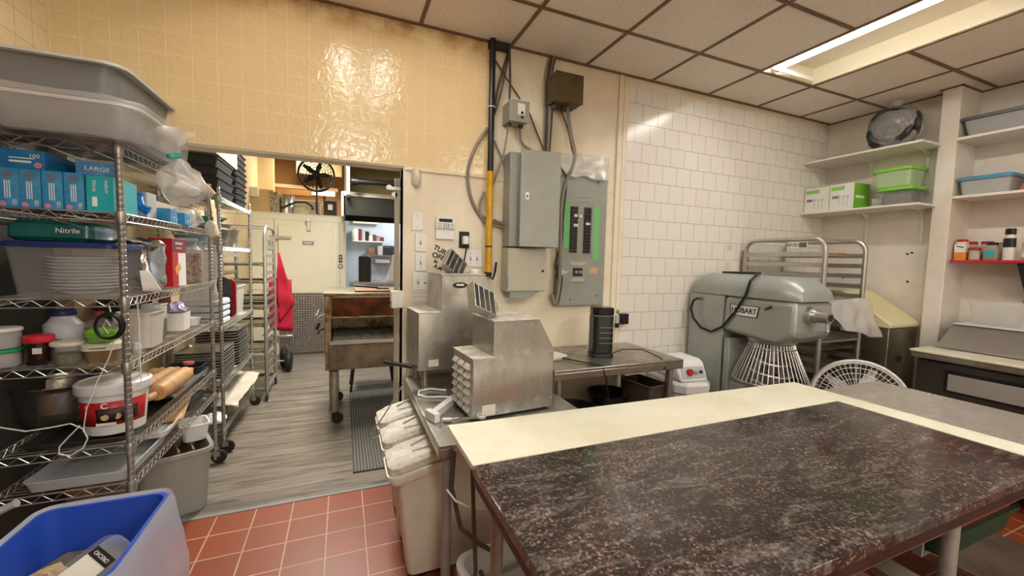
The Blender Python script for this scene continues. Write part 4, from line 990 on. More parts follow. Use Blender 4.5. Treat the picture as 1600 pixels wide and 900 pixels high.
def cutlery(loc, label, d):
    t = thing('cutlery_box', label, 'box', loc, 0, 'white and green cutlery boxes')
    w, h = .24, .235
    obj('carton', G().box(-w/2, w/2, -d/2, d/2, 0, h), M_white, t, .001)
    g = G(); g.box(-w/2+.001, w/2-.001, -d/2-.0012, -d/2, .002, h-.002); e = obj('green_end', g, M_lime, t)
    obj('end_label', G().box(-w/2+.03, w/2-.08, -d/2-.002, -d/2-.001, .10, .125), M_inkw, t)
    g = G(); g.box(-w/2-.0012, -w/2, -.02, d/2-.01, h-.055, h-.02); obj('green_mark', g, mat('light_green_ink', '#8fce5a', .6), t)
    text('500', .035, M_ink, t, (-w/2-.0015, d/2-.045, .115), LEFTF, bold=.001)
    g = G()
    for k in range(3):
        y = .02-k*.035; g.box(-w/2-.0015, -w/2, y-.003, y+.003, .03, .10); g.lathe([(.012, 0), (.012, .001)], (-w/2-.0012, y, .115), 12, 'x')
    obj('cutlery_picture', g, mat('printed_grey', '#c9c6c0', .5), t)
cutlery((4.40, 2.575, 2.116), 'white and green cutlery box in the corner, the left of the two', .225)
cutlery((4.38, 2.35, 2.116), 'white and green cutlery box nearer the tubs, the right of the two', .195)
g = G(); g.slab(.10, .08, .10, .01); solo('small_carton', g, M_white, 'small white carton between the cutlery boxes and the lime-lidded tubs', 'box', (4.54, 2.19, 2.116), bev=.003)
# black bundle wrapped in plastic
t = thing('wrapped_bundle', 'black hose bundle wrapped in clear plastic on the upper corner shelf', 'bundle', (4.40, 2.06, 2.606))
g = G()
rnd = random.Random(3)
for k in range(9):
    R_ = .045+.0135*k; off = rnd.uniform(-.05, .05)
    g.tube([(off+.03*math.sin(3*a+k), R_*1.15*math.cos(a), .18+R_*1.05*math.sin(a)) for a in [2*PI*i/26 for i in range(26)]], .026, 7, True)
obj('black_coil', g, mat('black_hose', '#262422', .4), t)
g = G(); g.ball((0, 0, .185), .165, (.75, 1.2, 1.1), 4); rumple(g.bm, .02, 9, 5); rumple(g.bm, .014, 24, 2); 
for v in g.bm.verts: v.co.z = max(v.co.z, .004)
o = obj('plastic_bag', g, M_film, t)
g = G(); g.lathe([(.05, .34), (.02, .365), (.03, .385), (.045, .405)], n=14); rumple(g.bm, .012, 20); obj('bag_knot', g, M_filmd, t)
# right recess items
t = lidtub('bus_tub', 'grey bus tub with a darker lid on the top shelf by the pillar', 'tub', (4.66, 1.39, 2.621), 0, .29, .58, .135, mat('mid_grey_plastic', '#a3a2a2', .4), mat('dark_slate_plastic', '#4a4f55', .4), lip=.016)
lidtub('storage_tub', 'clear tub with a blue lid on the middle shelf by the pillar', 'tub', (4.66, 1.535, 2.166), 0, .27, .28, .125, M_frost, mat('steel_blue_plastic', '#4a8fb8', .4))
g = G(); g.slab(.2, .2, .28, .06); 
for v in g.bm.verts:
    k = 1-max(0, v.co.z)/.34; v.co.x *= k; v.co.y *= k
rumple(g.bm, .02, 14)
solo('orange_bag', g, mat('orange_netting_bag', '#d98a4e', .5, 0, .25, 18, alpha=.85), 'orange mesh-like bag slumped on the middle shelf at the right edge', 'bag', (4.62, 1.255, 2.166))
def jar(name, label, cat, loc, r, h, mb, ml, lidh=.02, neck=.8, mc=None, fill=.7, square=False, group=None, labelm=None, lz=(.25, .7), seg=24):
    t = thing(name, label, cat, loc, 0, group); hb = h-lidh
    prof = [(r*.92, 0), (r, .008), (r, hb*.78), (r*neck, hb*.95), (r*neck, hb)]
    if square:
        g = G(); g.loft([g.rr(2*a, 2*a, a*.3, z) for a, z in prof])
    else: g = G(); g.lathe(prof, n=seg)
    obj('body', g, mb, t)
    g = G(); g.lathe([(r*neck*1.08, hb), (r*neck*1.12, hb+.004), (r*neck*1.1, h-.003), (r*neck*1.0, h)], n=seg); obj('lid', g, ml, t)
    if mc: g = G(); g.lathe([(r*.88, .004), (r*.9, hb*.75*fill)], n=seg); obj('contents', g, mc, t)
    if labelm:
        g = G()
        if square: g.loft([g.rr(2*r+.002, 2*r+.002, r*.3, hb*lz[0]), g.rr(2*r+.002, 2*r+.002, r*.3, hb*lz[1])])
        else: g.lathe([(r+.001, hb*lz[0]), (r+.001, hb*lz[1])], n=seg)
        obj('label', g, labelm, t)
    return t
zr = 1.663
t = jar('spice_jar', 'tall square spice container with orange label and red cap, leftmost on the red shelf', 'jar', (4.60, 1.642, zr), .034, .165, mat('cream_spice_body', '#e9dcc0', .4), M_red, .02, .85, square=True, labelm=mat('orange_label', '#e08a1e', .5), lz=(.05, .42))
g = G(); g.box(-.035, -.0345, -.032, .032, .06, .12); obj('white_band', g, M_inkw, t)
g = G(); g.obox((-.0355, 0, .105), (.001, .045, .008), (.25, 0, 0)); obj('dark_print', g, M_ink, t)
M_spice = mat('brown_spice', '#8e6a4c', .8, 0, .3, 40); M_glassj = mat('jar_glass', '#d9d6cd', .08, alpha=.4, coat=.5)
jar('spice_jar', 'short jar with red lid and beige contents, second on the red shelf', 'jar', (4.59, 1.565, zr), .034, .10, M_glassj, M_red, .022, .9, mc=mat('beige_spice', '#d9c9a6', .8), fill=1.1)
jar('spice_jar', 'red-lidded jar standing behind the short one on the red shelf', 'jar', (4.70, 1.625, zr), .036, .15, M_glassj, M_red, .02, .9, mc=M_spice)
jar('spice_jar', 'second red-lidded jar at the back of the red shelf', 'jar', (4.70, 1.535, zr), .036, .15, M_glassj, M_red, .02, .9, mc=M_spice)
t = jar('spice_jar', 'square jar with black lid and teal label on the red shelf', 'jar', (4.60, 1.475, zr), .04, .135, mat('sage_glass', '#a8987e', .2, alpha=.9), M_black, .02, .7, square=True)
g = G(); g.box(-.0415, -.040, -.024, .024, .025, .075); obj('label', g, M_teal, t)
t = jar('spray_bottle', 'white and black pump bottle, tallest on the red shelf', 'bottle', (4.58, 1.385, zr), .031, .235, M_white, M_black, .045, .8, labelm=M_black, lz=(.50, .86))
t = jar('spice_jar', 'clear jar with grey lid, right of the pump bottle on the red shelf', 'jar', (4.62, 1.30, zr), .036, .13, M_glassj, M_lgrey, .015, .9, labelm=M_paper, lz=(.2, .5))
jar('spice_jar', 'dim jar with steel lid at the back, behind the pump bottle', 'jar', (4.71, 1.445, zr), .03, .14, M_glassj, M_steeld, .015, .9, mc=M_spice)
# ---------------------------------------------------------------- prep fridge
t = thing('prep_fridge', 'sandwich prep fridge with cutting board and sloping steel hood, right edge', 'fridge', (4.35, .85, 0))
xf = 3.95-4.35; y0, y1 = -.75, .79
obj('cabinet', G().box(xf+.12, .44, y0, y1-.0, .12, .93), M_steeld, t, .004)
g = G(); g.box(xf, xf+.26, y0, y1, .965, .985); obj('cutting_board', g, M_board, t, .006)
g = G(); g.box(xf+.02, .44, y0, y1-.004, .925, .964); obj('counter_ledge', g, M_steeld, t, .003)
for a, b in ((.10, .77), (-.62, .08)):
    g = G(); g.box(xf+.075, xf+.118, a, b, .18, .905); dr = obj('door', g, mat('dark_steel_door', '#5c5952', .35, .8, .2, 4), t, .004)
    g = G(); g.box(xf+.068, xf+.074, a+.10, b-.16, .70, .86); h_ = obj('handle_recess', g, M_black, dr)
    g = G(); g.box(xf+.06, xf+.068, a+.12, b-.18, .715, .835); obj('handle_plate', g, mat('satin_steel_light', '#bdbab2', .4, .55), h_, .003)
g = G(); g.prism([(xf+.27, .986), (xf+.27, 1.0), (.12, 1.155), (.42, 1.155), (.42, .986)], 'y', y0, y1-.04); obj('hood', g, mat('satin_steel', '#a9a69f', .45, .55), t, .003)
g = G(); g.box(.10, .43, y0, y1-.04, 1.1555, 1.164); obj('hood_top', g, M_white, t, .002)
for y in (y0+.08, y1-.08):
    for x in (xf+.2, .36): g = G(); g.lathe([(.04, -.012), (.045, 0), (.04, .012)], (x, y, .046), 16, 'y'); g.box(x-.02, x+.02, y-.018, y+.018, .075, .121); obj('caster', g, M_blackm, t)
# clear scoop bin on hood
t = thing('clear_bin', 'tipped clear plastic bin standing on the prep fridge hood', 'container', (4.62, 1.42, 1.166))
g = G(); g.tub(.17, .22, .20, .26, .16, .003, .03, 0, .008, .008); obj('body', g, M_clear, t)
g = sheet([(-.12, .15, .20), (-.02, -.12, .30), (.10, -.12, .30), (.08, .15, .20)], 10, 6); o = obj('raised_lid', g, M_clear, t); solidify(o, .004)
g = G(); g.cyl((-.03, -.13, .19), (-.05, -.30, .27), .016, .011); obj('handle', g, M_steel, t)
g = G(); g.tub(.10, .16, .13, .19, .05, .003, .02, 0, .005, .005); solo('small_tray', g, M_white, 'small white tray on the prep fridge hood at the right edge', 'tray', (4.60, 1.02, 1.166))
# ---------------------------------------------------------------- cabinet with cream lid
t = thing('ice_bin', 'dark steel bin with a sloping cream lid between the rack and the pillar', 'bin', (4.34, 2.07, 0))
obj('body', G().box(-.215, .21, -.22, .22, .05, 1.09), mat('tarnished_steel', '#6e6757', .35, .8, col2='#a39a7e', vs=3), t, .006)
g = G(); g.prism([(-.235, 1.092), (-.235, 1.125), (.13, 1.375), (.23, 1.375), (.23, 1.092)], 'x', -.23, .215); obj('lid', g, mat('cream_lid', '#e6dcae', .4, 0, .05, 4), t, .008)
g = G(); g.box(-.219, -.2155, .03, .13, 1.02, 1.06); obj('label', g, M_paper, t)
g = G(); g.box(-.05, .0, -.225, -.2205, .80, .85); obj('latch', g, M_black, t)
for k in ((-.18, -.18), (.18, -.18), (-.18, .18), (.18, .18)): g = G(); g.cyl((k[0], k[1], 0), (k[0], k[1], .05), .02); obj('foot', g, M_black, t)
# ---------------------------------------------------------------- white floor fan
def fan(name, label, loc, rz, R_, m, blades, hz, base_r, tilt=0, mb=None, ns=26, wr=.0016):
    "fan facing -y before rotation"
    t = thing(name, label, 'fan', loc, rz); mb = mb or m
    T = Matrix.Translation((0, 0, hz)) @ Euler((-tilt, 0, 0)).to_matrix().to_4x4()
    g = G(); g.lathe([(R_*.93, -.03), (R_, -.045), (R_+.012, -.02), (R_+.012, .04), (R_*.95, .06), (R_*.93, .03)], (0, 0, 0), 44, 'y', False, False); 
    g.bm.faces.ensure_lookup_table(); g.xf(T)
    g.loft([[T @ Vector((r*math.cos(2*PI*i/44), y, r*math.sin(2*PI*i/44))) for i in range(44)] for r, y in ((R_*.93, .03), (R_*.93, -.03))], False, False)
    obj('ring', g, m, t)
    g = G()
    for k in range(ns*2):
        a = 2*PI*k/(ns*2); f = lambda r: (r*math.cos(a+.0*r), -.052-.012*(1-r/R_), r*math.sin(a))
        g.tube([T @ Vector(f(r)) for r in (R_*.2, R_*.6, R_*.95)], wr, 4)
    for r in (.2, .38, .54, .69, .83, .95): g.tube([T @ Vector((r*R_*math.cos(2*PI*i/36), -.053-.012*(1-r), r*R_*math.sin(2*PI*i/36))) for i in range(36)], wr*1.15, 4, True)
    obj('front_grille', g, m, t)
    g = G(); g.lathe([(R_*.2, -.066), (R_*.2, -.06)], (0, 0, 0), 24, 'y').xf(T); obj('centre_cap', g, mb, t)
    g = G(); g.lathe([(R_*.16, -.035), (R_*.16, .03), (R_*.22, .032), (R_*.2, .12), (R_*.1, .13)], (0, 0, 0), 20, 'y').xf(T); obj('motor', g, mb, t)
    for k in range(blades):
        g = G(); a0 = 2*PI*k/blades; ri = []
        for s in range(7):
            r = R_*(.15+.72*s/6); wv = R_*(.18+.16*math.sin(PI*min(1, s/5))); 
            ri.append((r, wv))
        V = []
        for th in (-.002, .002):
            for r, wv in ri:
                for e in (-1, 1):
                    aa = a0+e*wv/r/2*.9; V.append(g.bm.verts.new(T @ Vector((r*math.cos(aa), e*.022+th, r*math.sin(aa)))))
        n = 7
        for q in (0, 14):
            for s in range(6): g.bm.faces.new((V[q+2*s], V[q+2*s+1], V[q+2*s+3], V[q+2*s+2]))
        for s in range(6):
            g.bm.faces.new((V[2*s], V[2*s+2], V[14+2*s+2], V[14+2*s])); g.bm.faces.new((V[2*s+1], V[2*s+3], V[14+2*s+3], V[14+2*s+1]))
        obj('blade', g, mb, t)
    g = G(); g.cyl((0, .07, .02), (0, .07, hz-.04), .018, .014); g.obox((0, .08, hz-.02), (.04, .06, .08)); obj('pole', g, mb, t)
    g = G(); g.lathe([(base_r, 0), (base_r, .012), (base_r*.5, .03), (.02, .045)], (0, .07, 0), 32); obj('base', g, mb, t)
    return t
fan('floor_fan', 'big white round fan behind the tables, only its top half showing', (3.32, 1.63, 0), math.radians(-62), .265, M_white, 5, .66, .2, .15)

for k, (px, py) in enumerate(((1418, 397), (1425, 395), (1418, 440), (1312, 398), (1318, 434))):
    v = at(px, py, 'x', 4.6); g = G(); g.lathe([(.009, -.004), (.009, 0)], (0, 0, 0), 10, 'x')
    solo('wall_anchor', g, M_blackm, ['left screw anchor of the close pair in the wall by the pillar', 'right screw anchor of the close pair in the wall by the pillar', 'lone screw anchor below the close pair by the pillar', 'screw anchor seen through the top of the sheet pan rack', 'screw anchor seen lower down through the sheet pan rack'][k], 'screw', (4.5995, v.y, v.z), group='screw anchors in the corner wall')
# ---------------------------------------------------------------- chrome wire shelving
def wire_shelf(parent, w, L, z, front=True, pitch=.026):
    g = G(); hw, hl = w/2, L/2; r = .0032
    for zz in (z, z-.034):
        for x in (-hw, hw): g.tube([(x, -hl, zz), (x, hl, zz)], r, 6)
        for y in (-hl, hl): g.tube([(-hw, y, zz), (hw, y, zz)], r, 6)
    for x in (-hw, hw):
        n = int(L/.024); g.tube([(x, -hl+L*k/n, z-.003 if k % 2 else z-.031) for k in range(n+1)], .0021, 4)
    for y in (-hl, hl):
        n = max(4, int(w/.032)//2*2); g.tube([(-hw+w*k/n, y, z-.003 if k % 2 else z-.031) for k in range(n+1)], .0021, 4)
    n = int(L/pitch)
    for k in range(1, n): y = -hl+L*k/n; g.tube([(-hw, y, z+.002), (hw, y, z+.002)], .0015, 4)
    for x in (-hw*.33, hw*.33): g.tube([(x, -hl, z-.004), (x, hl, z-.004)], .003, 5)
    s = obj('wire_shelf', g, M_chrome, parent)
    g = G()
    for x in (-hw, hw):
        for y in (-hl, hl): g.lathe([(.0175, -.042), (.0195, -.03), (.0195, .0), (.017, .008)], (x, y, z), 14)
    objs('collar', g, M_chromed, s)
def wire_unit(name, label, loc, w, L, levels, h, cast=.13):
    t = thing(name, label, 'shelving unit', loc, 0)
    for x in (-w/2, w/2):
        for y in (-L/2, L/2):
            prof = []; z = cast
            while z < h:
                prof += [(.0135, z), (.0135, z+.020), (.0122, z+.0215), (.0122, z+.0235)]; z += .0254
            prof += [(.0135, h), (.011, h+.006)]
            g = G(); g.lathe(prof, (x, y, 0), 12); p = obj('post', g, M_chromed, t)
            g = G(); g.cyl((x, y, .075), (x, y, cast), .011); g.box(x-.012, x+.03, y-.016, y+.016, .055, .09); c = obj('caster', g, M_chromed, t)
            g = G(); g.lathe([(.045, -.011), (.05, -.007), (.05, .007), (.045, .011)], (x+.022, y, .05), 18, 'y'); obj('wheel', g, M_blackm, c)
    for z in levels: wire_shelf(t, w, L, z)
    return t
Z1, Z2, Z3, Z4, Z5, Z6 = 2.02, 1.73, 1.36, 1.07, .705, .53
W1 = .46; XR = -.885; YF = 2.28; L1 = 1.27
wire_unit('wire_shelving', 'near chrome wire shelving unit crowded with kitchen supplies, left edge', (XR-W1/2, YF+L1/2, 0), W1, L1, (Z1, Z2, Z3, Z4, Z5, Z6), 2.045, .03)
XR2 = -.87; Y2 = 3.72; L2 = 1.10
wire_unit('wire_shelving', 'farther chrome wire shelving unit on casters, behind the crowded one', (XR2-.18, Y2+L2/2, 0), .36, L2, (2.0, 1.62, 1.0, .55, .19), 2.06)
def onto(z): return z+.0045
# glove boxes
def glovebox(label, loc, w, d, h, m, group, words=True, rz=0, word='100', pink=True):
    t = thing('glove_box', label, 'box', loc, rz, group)
    obj('carton', G().box(-w/2, w/2, -d/2, d/2, 0, h), m, t, .001)
    if words:
        g = G(); g.lathe([(.016, 0), (.016, .001)], (0, -d/2-.0008, h-.026), 16, 'y'); obj('grey_emblem', g, mat('glove_picture_grey', '#6f7f99', .5), t)
        g = G()
        for k in range(3): g.box(-.010+k*.007, -.007+k*.007, -d/2-.0008, -d/2, .035, h-.05)
        obj('small_print', g, M_inkw, t)
        text(word, .018, M_inkw, t, (w/2-.012, -d/2-.001, .018), (PI/2, -PI/2, 0))
        if pink: g = G(); g.lathe([(.010, 0), (.010, .001)], (-w/2+.016, -d/2-.0008, .012), 16, 'y'); obj('pink_seal', g, mat('pink_print', '#d98aa6', .5), t)
    return t
gx_ = [-1.2385, -1.174, -1.107, -1.040]
for k, x in enumerate(gx_):
    glovebox(['first', 'second', 'third', 'fourth'][k]+' upright blue glove box from the left on the second shelf', (x, 2.405, onto(Z2)), .063, .22, .155, M_bluebox, 'upright blue glove boxes')
t = glovebox('teal upright glove box beside the shelf post, right of the blue ones', (-.955, 2.40, onto(Z2)), .088, .22, .148, M_teal, None, False)
text('medium', .017, M_inkw, t, (.022, -.111, .105), (PI/2, PI/2, 0)); text('Nitrile', .018, M_inkw, t, (-.018, -.111, .105), (PI/2, PI/2, 0))
g = G(); g.box(-.026, -.010, -.1108, -.110, .02, .06); obj('window_print', g, M_inkw, t)
t = glovebox('deep blue glove box lying on top of the upright ones, left', (-1.203, 2.41, onto(Z2)+.156), .15, .22, .075, M_blueboxd, None, False)
text('100', .022, M_inkw, t, (.045, -.111, .052)); g = G(); g.lathe([(.012, 0), (.012, .001)], (.055, -.1108, .017), 16, 'y'); obj('pink_seal', g, mat('pink_print', '#d98aa6', .5), t)
g = G(); g.box(-.03, .035, -.1108, -.110, .024, .032); g.box(-.03, .045, -.1108, -.110, .04, .044); obj('small_print', g, M_inkw, t)
t = glovebox('deep blue glove box lying turned away on the upright ones, right', (-1.03, 2.47, onto(Z2)+.156), .13, .24, .062, M_blueboxd, None, False, rz=.35)
text('LARGE', .026, M_inkw, t, (-.0, -.121, .03))
# right-hand end of the second shelf
t = glovebox('opened white and blue box behind the post, a blue glove hanging out', (-.985, 2.74, onto(Z2)), .10, .12, .14, M_lgrey, None, False)
g = G(); g.tube([(.02, -.06, .12), (.03, -.10, .09), (.05, -.11, .05), (.07, -.10, .03)], .018, 8); g.tube([(.03, -.10, .08), (.07, -.13, .06), (.09, -.13, .05)], .008, 6); g.tube([(.03, -.10, .07), (.065, -.14, .04), (.09, -.15, .03)], .008, 6); rumple(g.bm, .006, 30)
obj('blue_glove', g, mat('blue_nitrile', '#2a8be0', .35), t)
glovebox('small blue box lying near the shelf edge, nearest of two', (-.95, 2.88, onto(Z2)), .10, .13, .075, M_bluebox, None, True, PI/2, '100', False)
glovebox('small blue box lying near the shelf edge, beside the plastic bag', (-.95, 3.05, onto(Z2)), .10, .16, .068, M_bluebox, None, True, PI/2, '100', False)
g = G(); g.box(-.10, .10, -.22, .22, 0, .14); solo('cardboard_box', g, mat('pale_cardboard', '#cdc5b4', .8), 'pale cardboard box at the back of the second shelf', 'box', (-1.14, 3.24, onto(Z2)), bev=.002)
g = G(); g.ball((0, 0, 0), .1, (.75, 1.75, .55), 4); rumple(g.bm, .045, 14, 8)
for v in g.bm.verts: v.co.z = max(v.co.z, -.05)
g.ball((.09, .16, -.05), .045, (.9, .9, 1.3), 3); solo('plastic_bag', g, M_filmd, 'crumpled clear plastic bag spilling over the edge of the second shelf', 'bag', (-.945, 3.30, onto(Z2)+.055))
g = sheet([(0, -.02, .14), (.0, .07, .15), (.02, .10, -.10), (.02, -.0, -.13)], 8, 8); rumple(g.bm, .01, 12); o = solo('paper_bag', g, M_card, 'crumpled brown paper hanging at the far post of the near unit', 'paper', (-.862, 3.50, 1.80)); solidify(o, .002)
# third shelf: tub with plates
t = thing('plate_tub', 'clear tub with a navy lid holding a stack of white plates', 'tub', (-1.098, 2.50, onto(Z3)))
g = G(); g.tub(.31, .36, .35, .40, .205, .003, .03, 0, .006, .008); obj('tub', g, M_clear, t)
g = G(); g.loft([g.rr(.372, .42, .035, .212), g.rr(.372, .42, .035, .228), g.rr(.35, .40, .03, .236), g.rr(.30, .35, .03, .230)]); obj('navy_lid', g, M_navy, t)
plate0 = None
for k in range(10):
    lab = ('bottom', 'second lowest', 'third lowest', 'fourth lowest', 'fifth lowest', 'fifth highest', 'fourth highest', 'third highest', 'second highest', 'top')[k]+' of the white plates stacked in the clear tub'
    if plate0 is None:
        g = G(); g.lathe([(.05, 0), (.08, .003), (.128, .016), (.13, .018), (.126, .0185), (.078, .006), (.001, .005)], n=40)
        plate0 = solo('dinner_plate', g, M_white, lab, 'plate', (-1.09, 2.47, onto(Z3)+.022), group='white plates in the clear tub')
    else:
        c = dup(plate0, (-1.09+random.uniform(-.002, .002), 2.47, onto(Z3)+.022+k*.0148), label=lab)
g = G(); g.lathe([(.05, 0), (.10, .018), (.104, .02), (.05, .004)]); solo('small_bowl', g, M_white, 'shallow white bowl under the plates in the clear tub', 'bowl', (-1.09, 2.47, onto(Z3)+.0035))
t = thing('glove_pack', 'teal plastic-wrapped pack of nitrile gloves lying on the plate tub', 'package', (-1.14, 2.46, onto(Z3)+.238))
g = G(); g.slab(.27, .26, .085, .03, ch=.015); rumple(g.bm, .006, 12); obj('pack', g, mat('dark_teal_pack', '#1b6a62', .25, 0, .3, 8, coat=.6), t)
text('Nitrile', .030, M_inkw, t, (.06, -.1345, .045), FRONT)
g = sheet([(.02, -.14, .09), (.24, -.13, .02), (.26, .1, .0), (.02, .1, .09)], 20, 12); rumple(g.bm, .012, 16); o = obj('wrapping', g, M_film, t); solidify(o, .002)
t = thing('clear_canister', 'clear lidless canister standing behind the foil pouch', 'container', (-1.05, 2.80, onto(Z3)))
g = G(); g.tub(.10, .11, .12, .13, .17, .003, .02, 0, .004, .006); obj('body', g, M_clear, t)
g = G(); g.slab(.16, .11, .255, .03, .0, ch=.02); bmesh.ops.subdivide_edges(g.bm, edges=g.bm.edges[:], cuts=5, use_grid_fill=True); rumple(g.bm, .022, 16, 2)
solo('foil_pouch', g, M_foil, 'shiny crumpled silver foil pouch on the third shelf', 'pouch', (-.94, 2.66, onto(Z3)+.008), rz=1.25)
g = sheet([(0, 0, 0), (.09, 0, -.01), (.03, .0, .10), (-.01, 0, .10)], 4, 4); o = solo('paper_cone', g, M_white, 'folded white paper leaning right behind the shelf post', 'paper', (-.90, 2.50, onto(Z3)+.012)); o.rotation_euler = (0, 0, .9); solidify(o, .001)
t = thing('cookie_carton', 'red and white carton with a biscuit picture on the third shelf', 'carton', (-.965, 3.04, onto(Z3)))
obj('carton', G().box(-.06, .05, -.11, .11, 0, .285), M_white, t, .001)
g = G(); g.box(-.06, .0515, -.1112, -.11, .002, .283); g.box(.0502, .0512, -.1112, .11, .20, .283); g.box(.0502, .0512, -.1112, -.02, .002, .20); obj('red_print', g, mat('carton_red', '#c3161c', .45), t)
g = G(); g.box(.0502, .0513, -.112, .11, .205, .283); obj('dark_red_band', g, mat('carton_dark_red', '#7a0f12', .45), t)
g = G(); g.obox((.052, -.03, .105), (.003, .085, .045), (.5, 0, 0)); obj('biscuit_picture', g, mat('biscuit_print', '#e09a3a', .5), t, .01)
text('GHIRARDELLI', .019, M_inkw, t, (.0522, -.005, .255), (PI/2, 0, PI/2)); text('CHOCOLATE', .014, M_inkw, t, (.0522, -.005, .228), (PI/2, 0, PI/2))
t = jar('snack_jar', 'large clear jar of wrapped snacks at the far end of the third shelf', 'jar', (-.975, 3.40, onto(Z3)), .088, .30, M_clear, mat('clear_lid', '#c9c9cc', .3, alpha=.7), .02, .6, mc=mat('wrapped_snacks', '#a5806c', .6, 0, col2='#4c3a34', vs=45), fill=.95, labelm=None)
# fourth shelf
def stacktub(label, loc, r, h, mb, ml, mc=None, fill=.6, name='food_container', seg=28, lh=.016):
    return jar(name, label, 'container', loc, r, h, mb, ml, lh, .98, mc=mc, fill=fill, seg=seg)
z = onto(Z4)
stacktub('frosted tub with a green band at the left edge, on the fourth shelf', (-1.318, 2.36, z), .052, .075, M_frost, mat('green_lid', '#2f9a58', .4))
stacktub('frosted round tub with a white lid stacked on the green-lidded tub', (-1.318, 2.36, z+.0785), .056, .085, M_frost, M_white)
t = stacktub('dark jar with a bright red lid on the fourth shelf', (-1.212, 2.375, z), .044, .125, mat('dark_jam_jar', '#2a1a14', .15), mat('bright_red_lid', '#d82a3e', .35), name='food_jar', lh=.03)
g = G(); g.box(.0, .03, -.0455, -.044, .05, .075); obj('label', g, M_paper, t)
t = jar('milk_jug', 'big white plastic jug with a navy cap behind the small tubs', 'jug', (-1.20, 2.52, z), .066, .215, mat('jug_white', '#d4d6dc', .35), M_navy, .025, .62)
text('riston', .030, M_ink, t, (-.01, -.066, .085), FRONT)
t = jar('syrup_bottle', 'clear bottle of red syrup with a red cap on the fourth shelf', 'bottle', (-1.075, 2.52, z), .045, .205, M_clear, M_red, .022, .35, mc=mat('red_syrup', '#8e1c14', .15), fill=.95, square=True)
t = stacktub('round tub of herbs with a cream lid, in front of the white jug', (-1.112, 2.36, z), .052, .095, M_clear, M_cream, mat('dried_herbs', '#6b6a44', .9, 0, .5, 60), .7)
t = lidtub('food_container', 'low beige container of spice with a pale lid, under the lime one', 'container', (-1.0, 2.375, z), .1, .115, .12, .062, M_limet if False else mat('spice_beige_tub', '#8f7350', .4, 0, .3, 14, alpha=.95), M_cream, lip=.006)
t = lidtub('food_container', 'lime-lidded small container stacked on the low beige one', 'container', (-1.0, 2.375, z+.088), .1, .10, .11, .034, M_limet, M_lime, lip=.005)
g = G(); g.box(-.15, .15, -.16, .16, 0, .12); solo('steel_pan', g, M_steeld, 'dull deep steel pan at the back of the fourth shelf, left', 'pan', (-1.10, 2.78, z), bev=.01)
t = thing('black_coil', 'coiled black hose with chrome clip hanging off the near shelf post', 'coil', (-.925, 2.262, 1.245))
g = G()
for k in range(4): g.tube([(.042*math.cos(a)*(1+.04*k)-.004, -.012+.006*k-.004, .052*math.sin(a)*(1+.03*k)) for a in [2*PI*i/26 for i in range(26)]], .006, 7, True)
obj('coil', g, M_black, t)
g = G(); g.lathe([(.014, -.02), (.014, -.014)], (.018, 0, .0), 16, 'y'); g.tube([(-.005, -.018, -.03), (-.02, -.02, 0), (-.01, -.018, .03), (.004, -.018, .0)], .004, 6); obj('clip', g, M_chrome, t)
g = G(); g.tube([(0, 0, .06), (-.005, 0, .09), (.01, 0, .10), (.015, .01, .08)], .003, 6); obj('hook', g, M_chrome, t)
t = thing('flour_tub', 'white open tub half full of flour, right of the near shelf post', 'tub', (-.985, 2.69, z))
g = G(); g.tub(.14, .17, .16, .20, .175, .003, .025, 0, .006, .008); obj('tub', g, mat('milky_plastic', '#e3ddd2', .35, alpha=.8), t)
g = G(); g.slab(.13, .16, .08, .02, .004); obj('flour', g, mat('flour_beige', '#d9b98f', .9), t)
g = G(); g.lathe([(.016, 0), (.022, .02), (.012, .05)], n=16); solo('small_shaker', g, M_lgrey, 'tiny grey shaker beside the shelf post on the fourth shelf', 'shaker', (-.93, 2.50, z))
g = G(); g.tub(.08, .12, .09, .13, .19, .004, .02, 0, .004, .005); solo('white_organizer', g, M_white, 'tall white plastic organizer behind the flour tub', 'organizer', (-1.0, 2.91, z))
g = G(); g.box(-.07, .07, -.13, .13, 0, .22); solo('maroon_box', g, mat('maroon_box', '#5e1416', .6), 'dark maroon box at the back of the fourth shelf', 'box', (-1.17, 3.35, z), bev=.004)
g = G(); g.box(-.10, .06, -.10, .10, 0, .235); solo('brown_box', g, mat('dark_brown_carton', '#3d332a', .7), 'dark brown box beside the maroon one on the fourth shelf', 'box', (-1.17, 3.06, z), bev=.004)
g = G(); g.box(-.002, .002, -.04, .04, 0, .10); o = solo('price_card', g, M_paper, 'white card leaning between the brown and maroon boxes', 'card', (-1.085, 3.18, z+.1))
g = G(); g.tub(.10, .13, .11, .14, .11, .003, .012, 0, .0, .0); solo('white_container', g, M_white, 'small square white container topped by a purple bag', 'container', (-.985, 3.20, z))
g = G(); g.ball((0, 0, .035), .062, (.8, 1.05, .6), 3); rumple(g.bm, .03, 25); solo('candy_bag', g, mat('purple_candy_bag', '#7a62a8', .25, 0, col2='#d8d3e2', vs=40), 'crumpled purple and white bag in the small square container', 'bag', (-.985, 3.20, z+.105))
g = G(); g.lathe([(.03, 0), (.045, .05), (.046, .052), (.03, .01)]); solo('white_cup', g, M_white, 'low white cup beyond the purple bag on the fourth shelf', 'cup', (-.95, 3.37, z))
